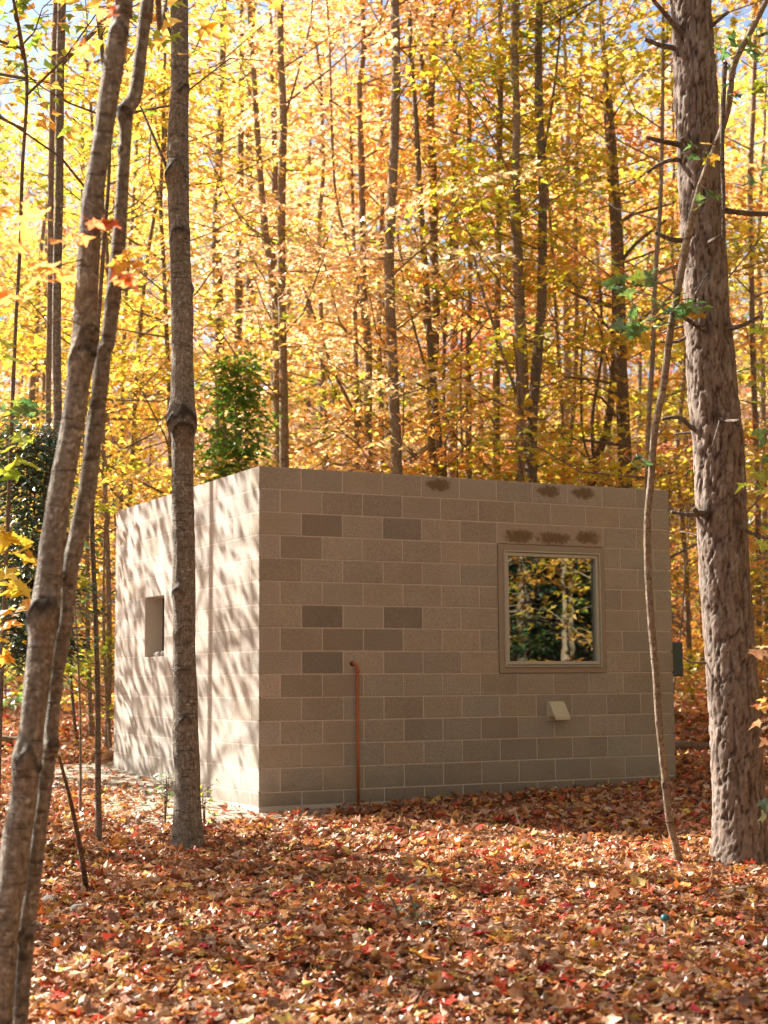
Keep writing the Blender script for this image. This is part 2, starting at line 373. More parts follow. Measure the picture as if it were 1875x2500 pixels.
# ------------------------------------------------------------------ ground
def build_ground():
    gx = np.concatenate([np.linspace(-220, -16, 26), np.linspace(-15.5, 15.5, 125), np.linspace(16, 220, 26)])
    gy = np.concatenate([np.linspace(-160, -2, 22), np.linspace(-1.5, 26, 120), np.linspace(27, 300, 50)])
    X, Y = np.meshgrid(gx, gy); Z = ground_z(X, Y) - 0.012
    V = np.stack([X, Y, Z], -1).reshape(-1, 3); nx, ny = len(gx), len(gy)
    i = (np.arange(ny - 1)[:, None] * nx + np.arange(nx - 1)[None, :]).reshape(-1)
    o = obj('ground', mesh_np('ground', V, np.stack([i, i + 1, i + nx + 1, i + nx], -1), True), FLOOR); o['kind'] = 'structure'
build_ground()

# ------------------------------------------------------------------ cabin of concrete blocks
NC = np.array((-1.076, 13.477)); YAW = 0.4788
DR = np.array((math.cos(YAW), math.sin(YAW)))          # along the window wall
DL = np.array((-math.sin(YAW), math.cos(YAW)))         # along the sunlit wall
LR, LL, TH, TOP = 4.4, 4.0, 0.19, 3.0
rng = np.random.default_rng(7)
cabin = thing('block_cabin', (NC[0], NC[1], 0.0), YAW)
tag(cabin, 'small flat-roofed cabin of grey-brown concrete blocks standing in the leaf litter', 'cabin')
# local frame: x along window wall, y along sunlit wall (window wall face at y=0, sunlit wall face at x=0)
_blocks = {}
def block_mesh(length, h, ch=.004):
    k = (round(length, 3), round(h, 3), ch)
    if k not in _blocks: _blocks[k] = bm_mesh('concrete_block', chamfer_box(length, TH, h, ch))
    return _blocks[k]
ROWS = [(TOP - .2 * (i + 1), TOP - .2 * i) for i in range(14)] + [(.08, .2)]
def spans(a, b, cuts):
    out = [(a, b)]
    for c0, c1 in cuts:
        nxt = []
        for s0, s1 in out:
            if c1 <= s0 or c0 >= s1: nxt.append((s0, s1)); continue
            if s0 < c0: nxt.append((s0, c0))
            if c1 < s1: nxt.append((c1, s1))
        out = nxt
    return out
WIN = (2.4, 3.6, 1.2, 2.4)       # window opening: along, along, z, z
NIC = (2.42, 3.0, 1.4, 2.0)      # slot in the sunlit wall
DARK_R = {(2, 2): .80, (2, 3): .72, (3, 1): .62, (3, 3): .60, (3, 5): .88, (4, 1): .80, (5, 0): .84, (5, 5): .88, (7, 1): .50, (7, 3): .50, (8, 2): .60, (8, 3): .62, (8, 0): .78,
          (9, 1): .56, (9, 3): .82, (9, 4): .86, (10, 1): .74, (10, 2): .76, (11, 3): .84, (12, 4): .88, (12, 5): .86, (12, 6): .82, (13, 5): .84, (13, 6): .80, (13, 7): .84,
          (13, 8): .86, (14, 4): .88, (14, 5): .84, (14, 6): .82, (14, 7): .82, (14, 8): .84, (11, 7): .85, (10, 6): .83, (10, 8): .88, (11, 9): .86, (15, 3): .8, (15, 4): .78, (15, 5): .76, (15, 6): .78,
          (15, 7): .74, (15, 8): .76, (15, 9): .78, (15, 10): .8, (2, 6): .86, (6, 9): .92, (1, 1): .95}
def build_wall(kind):
    """kind R: window wall along local x (face y=0, outside -y); L: sunlit wall along local y (face x=0, outside -x)"""
    length = LR if kind == 'R' else LL; opening = WIN if kind == 'R' else NIC
    core = Soup(); e = .004
    for a, b, z0, z1 in ((.02, opening[0] - e, -.6, TOP - .006), (opening[1] + e, length - .02, -.6, TOP - .006),
                         (opening[0] - e, opening[1] + e, -.6, opening[2] - e), (opening[0] - e, opening[1] + e, opening[3] + e, TOP - .006)):
        if kind == 'R': core.add(*box_np(a, b, .0035, TH - .003, z0, z1))
        else: core.add(*box_np(.0012, TH - .003, a, b, z0, z1))
    w = obj('wall', core.mesh('wall'), MORTAR, cabin)
    for r, (z0, z1) in enumerate(ROWS, 1):
        odd = r % 2 == 1
        if kind == 'R': start = 0.0 if odd else TH + .01; joint0 = 0.0 if odd else .2
        else: start = TH + .01 if odd else 0.0; joint0 = .2 if odd else 0.0
        zc = (z0 + z1) / 2
        cuts = [(opening[0], opening[1])] if opening[2] < zc < opening[3] else []
        if kind == 'R' and r == 3: cuts = [(2.4, 3.6)]
        js = [start] + [joint0 + .4 * k for k in range(0, 13) if start + .05 < joint0 + .4 * k < length - .05] + [length]
        for c in range(len(js) - 1):
            for s0, s1 in spans(js[c], js[c + 1], cuts):
                if s1 - s0 < .04: continue
                g0 = 0 if s0 in (0.0,) else .005; g1 = 0 if abs(s1 - length) < 1e-6 else .005
                ln = s1 - s0 - g0 - g1; mid = (s0 + g0 + s1 - g1) / 2; h = z1 - z0 - .01
                ccol = c if (kind != 'R' or odd) else c + 1
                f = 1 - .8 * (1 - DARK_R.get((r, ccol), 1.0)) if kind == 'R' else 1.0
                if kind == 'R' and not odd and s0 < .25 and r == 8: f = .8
                base = np.array((.38, .343, .28)) if kind == 'R' else np.array((.415, .375, .325))  # paler blocks on the sunlit wall, part of its sunlight put into the colour
                tone = f * (1 + rng.normal(0, .035)) ; wsh = rng.normal(0, .02)
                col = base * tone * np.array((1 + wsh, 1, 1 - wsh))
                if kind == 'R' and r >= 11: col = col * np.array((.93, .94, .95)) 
                stain = kind == 'R' and r == 1 and any(abs(mid - q) < .21 for q in (1.8, 3.0, 3.42))
                me = block_mesh(ln, h, .004 if kind == 'R' else .002)
                if stain: me = me.copy()
                o = obj('concrete_block', me, None, w)
                if stain: o.data.materials.clear(); o.data.materials.append(BLOCK_TOP)
                elif len(me.materials) == 0: me.materials.append(BLOCK)
                prud = rng.uniform(-.001, .001) * (1 if kind == 'R' else .6)
                if kind == 'R': o.location = (mid, TH / 2 + prud, zc)
                else: o.location = (TH / 2 + prud, mid, zc); o.rotation_euler = (0, 0, math.pi / 2)
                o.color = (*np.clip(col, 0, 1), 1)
    if kind == 'R':
        o = obj('lintel_block', bm_mesh('lintel_block', chamfer_box(1.19, TH, .19, .0045)), BLOCK_LINTEL, w)
        o.location = (3.0, TH / 2, 2.5); o.color = (.40, .34, .27, 1); o['label'] = 'long lintel block with three brown stains over the window'
    return w
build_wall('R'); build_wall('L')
def build_cabin_rest():
    for nm, bx in (('wall', box_np(LR - TH, LR - .003, TH + .003, LL - .003, -.6, TOP - .004)), ('wall', box_np(TH + .003, LR - TH - .003, LL - TH, LL - .003, -.6, TOP - .004)),
                   ('roof', box_np(TH - .01, LR - TH + .01, TH - .01, LL - TH + .01, TOP - .32, TOP - .15)), ('interior_floor', box_np(TH, LR - TH, TH, LL - TH, -.4, .1)),
                   ('footing', box_np(-.006, LR + .01, -.006, LL + .01, -.7, .074))):
        s = Soup(); s.add(*bx)
        obj(nm, s.mesh(nm), {'wall': RENDERWALL, 'roof': RENDERWALL, 'interior_floor': DARKROOM, 'footing': MORTAR}[nm], cabin)
    # window: casing > sash, gasket, pane
    def ring(x0, x1, z0, z1, w, y0, y1):
        s = Soup()
        for b in (box_np(x0, x1, y0, y1, z0, z0 + w), box_np(x0, x1, y0, y1, z1 - w, z1), box_np(x0, x0 + w, y0, y1, z0 + w, z1 - w), box_np(x1 - w, x1, y0, y1, z0 + w, z1 - w)): s.add(*b)
        return s
    x0, x1, z0, z1 = WIN
    cas = ring(x0 + .002, x1 - .002, z0 + .002, z1 - .002, .064, -.006, .17)
    win = obj('window', cas.mesh('window'), CASING, cabin)
    lip = ring(x0 + .060, x1 - .060, z0 + .058, z1 - .060, .012, -.026, .02); obj('drip_edge', lip.mesh('drip_edge'), SASH, win)
    obj('gasket', ring(x0 + .067, x1 - .067, z0 + .067, z1 - .067, .014, .012, .05).mesh('gasket'), GASKET, win)
    obj('sash', ring(x0 + .079, x1 - .079, z0 + .079, z1 - .079, .030, -.012, .06).mesh('sash'), SASH, win)
    g = Soup(); g.add(*box_np(x0 + .105, x1 - .105, .026, .032, z0 + .105, z1 - .105)); obj('pane', g.mesh('pane'), GLASS, win)
    # slot in the sunlit wall: deep reveal with dark pane at the inner face
    a, b, c, d = NIC
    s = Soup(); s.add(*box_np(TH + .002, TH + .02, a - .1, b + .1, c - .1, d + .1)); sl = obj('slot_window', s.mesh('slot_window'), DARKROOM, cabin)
    # copper pipe: elbow out of the wall then down to the ground
    hole = Soup(); hole.add(*tube_np([(.885, -.004, 1.29), (.885, .01, 1.29)], [.022, .022], 14)); pp = None
    P = catmull([(.885, .01, 1.292), (.888, -.03, 1.292), (.905, -.045, 1.28), (.912, -.046, 1.25), (.912, -.046, 1.1)], .012)
    P = np.vstack([P, [(.914, -.046, .6), (.918, -.046, -.25)]])
    s = Soup(); s.add(*tube_np(P, np.full(len(P), .0125), 14)); pipe = obj('copper_pipe', s.mesh('copper_pipe', True), COPPER, cabin)
    obj('pipe_hole', hole.mesh('pipe_hole'), GASKET, pipe)
    cpl = Soup(); cpl.add(*tube_np([(.909, -.045, 1.235), (.912, -.046, 1.205)], [.0165, .0165], 14)); obj('pipe_coupling', cpl.mesh('pipe_coupling', True), COPPER, pipe)
    # dryer style vent hood
    u0, u1, t0, t1 = 2.91, 3.09, .765, .93
    s = Soup(); s.add(*box_np(u0, u1, -.012, .0, t0 - .012, t1 + .006)); v = obj('vent_hood', s.mesh('vent_hood'), VENTM, cabin)
    sh = Soup()
    prof = [(-.012, t1), (-.035, t1 - .004), (-.125, t0 + .03), (-.13, t0)]
    for i in range(3):
        (ya, za), (yb, zb) = prof[i], prof[i + 1]
        sh.add([(u0 + .012, ya, za), (u1 - .0, ya, za), (u1 - .0, yb, zb), (u0 + .012, yb, zb), (u0 + .012, ya + .006, za - .006), (u1, ya + .006, za - .006), (u1, yb + .006, zb - .003), (u0 + .012, yb + .006, zb - .003)],
               [(0, 1, 2, 3), (7, 6, 5, 4), (0, 3, 7, 4), (1, 5, 6, 2), (3, 2, 6, 7), (0, 4, 5, 1)])
    obj('hood_cover', sh.mesh('hood_cover'), VENTM, v)
    sd = Soup()
    for xx in (u0 + .010, u1 - .004):
        sd.add([(xx, -.012, t1), (xx, -.035, t1 - .004), (xx, -.125, t0 + .03), (xx, -.012, t0 + .03)] + [(xx + .004, -.012, t1), (xx + .004, -.035, t1 - .004), (xx + .004, -.125, t0 + .03), (xx + .004, -.012, t0 + .03)],
               [(0, 1, 2, 3), (7, 6, 5, 4), (0, 3, 7, 4), (1, 5, 6, 2), (3, 2, 6, 7), (0, 4, 5, 1)])
    obj('hood_cheek', sd.mesh('hood_cheek'), VENTM, v)
    # meter box on the far side wall
    s = bm_mesh('meter_box', chamfer_box(.145, .26, .34, .012)); mb = obj('meter_box', s, BOXM, cabin); mb.location = (LR + .073, .15, 1.33)
    s = Soup(); s.add(*tube_np([(-.03, 0, -.16), (-.03, 0, -1.5)], [.014, .014], 10)); obj('conduit', s.mesh('conduit', True), BOXM, mb)
build_cabin_rest()
def in_cabin(x, y, m=0.0):
    x = np.asarray(x); y = np.asarray(y); a = (x - NC[0]) * DR[0] + (y - NC[1]) * DR[1]; b = (x - NC[0]) * DL[0] + (y - NC[1]) * DL[1]
    return (a > -m) & (a < LR + m) & (b > -m) & (b < LL + m)
def cab_pt(a, b, z): p = NC + DR * a + DL * b; return np.array((p[0], p[1], z))

# ------------------------------------------------------------------ leaves
def leaf_template(kind):
    if kind == 'simple':      # three pointed lobes, folded along the midrib
        T = np.array([(0, 0, 0), (.50, .30, .10), (.20, .50, .05), (0, 1.0, -.05), (-.20, .50, .05), (-.50, .30, .10)])
        Fc = np.array([(0, 1, 2), (0, 2, 3), (0, 3, 4), (0, 4, 5)])
    elif kind == 'oval':
        T = np.array([(0, 0, 0), (.24, .4, .05), (0, 1.0, -.04), (-.24, .4, .05)]); Fc = np.array([(0, 1, 2), (0, 2, 3)])
    elif kind == 'needle':
        T = np.array([(-.03, 0, 0), (.03, 0, 0), (0, 1.0, 0)]); Fc = np.array([(0, 1, 2)])
    elif kind == 'crumple':   # curled, torn leaf
        o = [(0, 0), (.30, .05), (.40, .30), (.52, .48), (.26, .62), (.10, .95), (-.16, .70), (-.44, .62), (-.34, .34), (-.46, .12)]
        T = np.array([(x, y, 0.0) for x, y in o] + [(0, .4, 0.0)]); n = len(o); Fc = np.array([(i, (i + 1) % n, n) for i in range(n)])
    else:                     # five-lobed maple leaf
        o = [(0, 0), (.17, .06), (.42, -.02), (.36, .14), (.62, .40), (.36, .42), (.24, .48), (.20, .66), (0, 1.02), (-.20, .66), (-.24, .48), (-.36, .42), (-.62, .40), (-.36, .14), (-.42, -.02), (-.17, .06)]
        T = np.array([(x, y, 0.0) for x, y in o] + [(0, .32, 0.0)]); n = len(o)
        Fc = np.array([(i, (i + 1) % n, n) for i in range(n)])
    return T, Fc
def leaves_np(P, H, Nn, size, kind, r, curl=0.0, stretch=None):
    """P positions, H heading, Nn normal -> verts, faces"""
    T, Fc = leaf_template(kind); n = len(P)
    H = H / (np.linalg.norm(H, axis=1)[:, None] + 1e-9); S = np.cross(H, Nn); S /= np.linalg.norm(S, axis=1)[:, None] + 1e-9
    U = np.cross(S, H); sz = np.broadcast_to(size, (n,))
    Z = np.repeat(T[None, :, 2], n, 0)
    if np.any(curl):
        c1 = r.normal(0, 1, (n, 1)) * curl; c2 = r.normal(0, 1, (n, 1)) * curl; c3 = r.normal(0, 1, (n, 1)) * curl
        Z = Z + c1 * T[None, :, 0] ** 2 * 1.6 + c2 * (T[None, :, 1] - .4) ** 2 * 1.2 + c3 * T[None, :, 0] * (T[None, :, 1] - .4) + r.normal(0, .05, Z.shape) * (np.mean(curl) > 0)
    wx = 1.0 if stretch is None else stretch[:, None]
    TX = np.repeat(T[None, :, 0], n, 0); TY = np.repeat(T[None, :, 1], n, 0)
    if stretch is not None: TX = TX * wx + r.normal(0, .05, TX.shape); TY = TY + r.normal(0, .05, TY.shape)
    V = P[:, None, :] + sz[:, None, None] * (TX[..., None] * S[:, None, :] + TY[..., None] * H[:, None, :] + Z[..., None] * U[:, None, :])
    k = len(T); Fa = (Fc[None] + (np.arange(n) * k)[:, None, None]).reshape(-1, 3)
    return V.reshape(-1, 3), Fa, len(Fc)

def make_crown(axis, z0, z1, nspray, per, r, reach=(.3, 2.0), size=(.075, .125), kind='simple', spray_r=.55, dens_pow=1.0, up=.55, avoid=None, tilt=.42, taper=.35):
    """axis: callable z -> xyz on the trunk; returns (leaf mesh data), (limb mesh data)"""
    limbs = Soup(); Ps, Hs, Ns, ts, ss = [], [], [], [], []
    for i in range(nspray):
        z = z0 + (z1 - z0) * r.random() ** dens_pow; fr = (z - z0) / max(1e-6, z1 - z0)
        rho = r.uniform(*reach) * (1 - taper * fr); ph = r.random() * 2 * math.pi; d = np.array((math.cos(ph), math.sin(ph), 0))
        zb = max(z - rho * up * r.uniform(.5, 1.3), z0 * .6); b = axis(zb); c = np.array((b[0], b[1], 0)) + d * rho; c[2] = z
        if avoid is not None and avoid(c): continue
        m = b * .5 + c * .5 + np.array((0, 0, -.08 * rho)) + r.normal(0, .05 * rho, 3)
        far = c + d * spray_r * .7
        rr = .006 + .007 * rho
        limbs.add(*tube_np(np.array([b, m, c, far]), np.array([rr, rr * .7, rr * .4, .0025]), 5, False))
        for sg in (-1, 1):
            s_ = np.array((-d[1], d[0], 0)) * sg; q = m * .3 + c * .7
            limbs.add(*tube_np(np.array([q, q + (d * .5 + s_ * .6) * spray_r + (0, 0, .05)]), np.array([rr * .35, .002]), 4, False))
        n = max(4, int(per * r.uniform(.5, 1.5)))
        a = r.random(n) * 2 * math.pi; q = np.sqrt(r.random(n)) * spray_r * r.uniform(.7, 1.3)
        lx, ly = np.cos(a) * q * 1.25, np.sin(a) * q
        droop = r.uniform(.1, .45); roll_ = r.normal(0, .18)
        pz = c[2] + r.normal(0, .05, n) - droop * (q ** 2) + roll_ * ly
        P = np.stack([c[0] + d[0] * lx - d[1] * ly, c[1] + d[1] * lx + d[0] * ly, pz], -1)
        hd = a + ph + r.normal(0, .6, n); H = np.stack([np.cos(hd), np.sin(hd), r.normal(-.35, .3, n)], -1)
        Nn = np.stack([r.normal(0, tilt, n), r.normal(0, tilt, n), np.ones(n)], -1)
        Ps.append(P); Hs.append(H); Ns.append(Nn); ts.append(np.clip(r.random() * .6 + r.random(n) * .4, 0, .999)); ss.append(r.uniform(size[0], size[1], n))
    P, H, Nn, t, s = map(np.concatenate, (Ps, Hs, Ns, ts, ss))
    V, Fa, kf = leaves_np(P, H, Nn, s, kind, r)
    return (V, Fa, np.repeat(t, kf)), limbs

def trunk_mesh(pts, rad, seg=14, step=.12, r=None, rough=.05, flare=0.0, scars=(), name='trunk', fine=False):
    """pts bottom to top; returns mesh with 'scar' vertex attribute"""
    Q = catmull(np.column_stack([pts, rad]), step); P, rd = Q[:, :3], np.maximum(Q[:, 3], .003)
    n = len(P); th = np.arange(seg) * 2 * math.pi / seg
    s = np.concatenate([[0], np.cumsum(np.linalg.norm(np.diff(P, axis=0), axis=1))])
    sd = r.integers(0, 999) if r is not None else 3
    TH_, S_ = np.meshgrid(th, s)
    cx, cy = np.cos(TH_) * 1.3, np.sin(TH_) * 1.3
    nz = fbm(cx + 7 + S_ * 1.1, cy + S_ * 2.3, sd, 4) - .47 + .6 * (fbm(cx * 3 + S_ * 5.3, cy * 3 + S_ * 9, sd + 3, 3) - .44)
    RR = rd[:, None] * (1 + rough * 2.0 * nz)
    if flare > 0: RR = RR * (1 + flare * np.exp(-S_ / .14) * (1 + .45 * np.cos(TH_ * 5 + 1.0 + .5 * np.sin(3 * TH_))))
    sc = np.zeros_like(RR)
    for (zc, ang, wv, kind_) in scars:
        dth = (TH_ - ang + math.pi) % (2 * math.pi) - math.pi
        i = np.argmin(abs(P[:, 2] - zc)); s0 = s[i]; r0 = rd[i]; xx = dth * r0; zz = S_ - s0
        if kind_ == 'v':        # inverted V ridge where a branch was shed
            zz = zz + wv * 1.2 * nz; ln = np.exp(-((zz + 1.1 * abs(xx) ** 1.25 / wv ** .25) / (.15 * wv)) ** 2) * np.clip((wv * .85 - abs(xx)) / (.4 * wv), 0, 1) * (.45 + .55 * (nz > -.05))
            wv = wv * 1.25; bulge = np.exp(-((zz + .35 * wv) / (.55 * wv)) ** 2 - (xx / (.6 * wv)) ** 2)
            RR = RR + ln * .09 * wv + bulge * .24 * wv; sc = np.maximum(sc, np.clip(ln * 1.5, 0, 1) + .35 * np.exp(-((zz + .9 * wv * (abs(xx) / wv) + .22 * wv) / (.25 * wv)) ** 2) * (abs(xx) < .6 * wv))
        elif kind_ == 'ring':
            ln = np.exp(-((zz) / (.16 * wv)) ** 2) * np.clip(np.cos(dth) + .35, 0, 1)
            zz = zz + .5 * wv * np.sin(TH_ * 2 + zc * 9) + wv * 2.0 * nz; ln = np.exp(-((zz) / (.13 * wv)) ** 2) * np.clip(np.cos(dth) + .35, 0, 1); RR = RR + np.exp(-(zz / (.5 * wv)) ** 2) * .06 * wv; sc = np.maximum(sc, ln * .6 * (.35 + .65 * (nz > -.03)))
        else:                   # round knot
            d = np.hypot(xx, zz); RR = RR + np.exp(-(d / (.55 * wv)) ** 2) * .38 * wv - np.exp(-(d / (.2 * wv)) ** 2) * .25 * wv
            sc = np.maximum(sc, np.exp(-((d - .42 * wv) / (.13 * wv)) ** 2) * .8)
            sc = np.maximum(sc, np.exp(-(d / (.16 * wv)) ** 2))
    V, Fc = tube_np(P, RR, seg)
    a = np.concatenate([np.clip(sc, 0, 1).ravel(), [0, 0]])
    return mesh_np(name, V, Fc, True, {'scar': ('POINT', a)})
def axis_of(pts):
    P = np.asarray(pts, float); o = np.argsort(P[:, 2]); zz = P[o, 2]
    return lambda z: np.array((np.interp(z, zz, P[o, 0]), np.interp(z, zz, P[o, 1]), z))
def local(V, org): return np.asarray(V, float) - np.asarray(org, float)

# ------------------------------------------------------------------ traced trunks (u, v, width in the view), bottom to top
def trace(tr, Y, dY=0.0):
    pts, rad = [], []
    n = len(tr)
    for i, (u, v, w) in enumerate(tr):
        y = Y + dY * i / max(1, n - 1); pts.append(at(u, v, y)); rad.append(px(w, y) / 2)
    return pts, rad
def to_ground(pts, rad, sink=.15):
    p, q = np.array(pts[0]), np.array(pts[1]); d = p - q; d /= abs(d[2]) + 1e-6
    z = gz(p[0], p[1]) - sink; k = max(0.0, p[2] - z)
    if k > .02: b = p + d * k * np.array((.5, .5, 1)); b[2] = z; pts = [b] + list(pts); rad = [rad[0] * 1.06] + list(rad)
    return pts, rad
def extend_up(pts, rad, ztop, r, rtop=.02):
    p, q = np.array(pts[-1]), np.array(pts[-2]); d = (p - q) / (np.linalg.norm(p - q) + 1e-9)
    n = max(1, int((ztop - p[2]) / 1.5))
    if ztop <= p[2] + .2: return list(pts), list(rad)
    pts, rad = list(pts), list(rad); r0 = rad[-1]; d = np.array((d[0] * .5, d[1] * .5, 1.0))
    for i in range(1, n + 1):
        k = (ztop - p[2]) / n * i; pts.append(p + d * k + np.append(r.normal(0, .07, 2), 0)); rad.append(r0 + (rtop - r0) * i / n)
    return pts, rad

def tree_from_trace(tr, Y, colour, label, r, dY=0.0, bark=None, name='maple_tree', ztop=13.0, crown=(3.0, 13.0, 62, 58), group=None, extra=(), seg=12, scars=(), flare=.0, reach=(.3, 1.9), rough=.06, step=.12, size=(.075, .125), cat='tree', dens=1.0):
    pts, rad = trace(tr, Y, dY); pts, rad = to_ground(pts, rad); pts, rad = extend_up(pts, rad, ztop, r)
    org = np.array((pts[0][0], pts[0][1], gz(pts[0][0], pts[0][1]))); P = local(pts, org)
    root = thing(name, org); tag(root, label, cat, group)
    tr_o = obj('trunk', trunk_mesh(P, rad, seg, step, r, rough, flare, [(z - org[2], a, w, k) for z, a, w, k in scars]), bark or BARK2, root)
    for (etr, eY, edY) in extra:
        ep, er = trace(etr, eY, edY); ep, er = extend_up(ep, er, min(ztop, ep[-1][2] + 2.5), r, .008) if etr[-1][1] < 30 else (ep, er)
        obj('limb', trunk_mesh(local(ep, org), er, 8, .15, r, .06), bark or BARK2, root)
    if crown:
        (V, Fa, t), limbs = make_crown(axis_of(P), crown[0], crown[1], crown[2], crown[3], r, reach=reach, size=size, dens_pow=dens, spray_r=.68, tilt=.36,
                                        avoid=lambda c: bool(in_cabin(c[0] + org[0], c[1] + org[1], .5)) and c[2] + org[2] < 3.6)
        obj('branching', limbs.mesh('branching', True), bark or BARK2, root)['kind'] = 'stuff'
        obj('crown', mesh_np('crown', V, Fa, False, {'tint': ('FACE', t)}), LEAF[colour], root)
    return root, org

# ------------------------------------------------------------------ the near trees
FACE = 1.5 * math.pi      # angle of a trunk's side that faces the camera
r = np.random.default_rng(11)
def wid(rows): return [((a + b) / 2, v, b - a) for a, b, v in rows][::-1]

def twig(soup, pts, r0, r1, seg=6):
    Q = catmull(np.asarray(pts, float), .06); soup.add(*tube_np(Q, np.linspace(r0, r1, len(Q)), seg))

def make_leaf_mesh(rr, curl, name='leaf', tint=0.5):
    V, Fa, k = leaves_np(np.zeros((1, 3)), np.array([[0, 1.0, 0]]), np.array([[0, 0, 1.0]]), 1.0, 'maple', rr, curl)
    s = Soup(); s.add(V, Fa)
    P = np.array([(0, 0, 0), (.01, -.22, .02), (.03, -.42, -.02)]); s.add(*tube_np(P, np.array([.012, .009, .008]), 4, False))
    me = s.mesh(name); a = me.attributes.new('tint', 'FLOAT', 'FACE'); a.data.foreach_set('value', np.full(len(me.polygons), tint, np.float32)); return me
_lv = {}
def leaf_variant(colour, i, curl=.18):
    k = (colour, i % 7)
    if k not in _lv:
        rr = np.random.default_rng(100 + i % 7); me = make_leaf_mesh(rr, curl, 'leaf', ((i % 7) * .151 + .03) % 1.0); me.materials.append(LEAF[colour]); _lv[k] = me
    return _lv[k]
def hang_leaf(root, org, p, colour, size, heading, i, tilt=.5):
    o = obj('leaf', leaf_variant(colour, i), None, root); size = size * 1.15; o.location = local(p, org)
    o.rotation_euler = (r.normal(-.35, tilt * .6), r.normal(0, tilt), heading); o.scale = (size,) * 3; return o

# --- twin-stemmed maple leaning across the frame edge
stem1 = wid([(246, 286, -30), (248, 287, 0), (228, 274, 100), (213, 258, 200), (197, 240, 320), (177, 223, 433), (166, 216, 560), (158, 211, 690), (154, 205, 740), (142, 193, 840), (128, 178, 938), (109, 160, 1040), (90, 143, 1155), (80, 136, 1230), (70, 128, 1305), (62, 117, 1390), (53, 108, 1470), (44, 97, 1560), (32, 86, 1640), (20, 78, 1740), (5, 67, 1810), (-2, 58, 1900), (-12, 42, 1980), (-22, 34, 2100), (-32, 26, 2212), (-40, 24, 2330)])
stem2 = wid([(306, 336, -30), (303, 333, 0), (292, 320, 100), (276, 308, 205), (257, 290, 240), (257, 284, 310), (249, 277, 430), (243, 274, 500), (234, 267, 590), (217, 250, 735), (205, 242, 740 + 20), (199, 234, 840), (188, 223, 910), (178, 216, 990), (167, 206, 1070), (148, 186, 1160), (132, 168, 1240), (127, 160, 1330), (112, 147, 1405), (106, 134, 1480), (98, 127, 1560), (90, 120, 1645), (76, 108, 1740), (66, 98, 1810), (50, 86, 1920), (40, 79, 1980), (32, 68, 2100), (26, 60, 2212), (20, 56, 2330)])
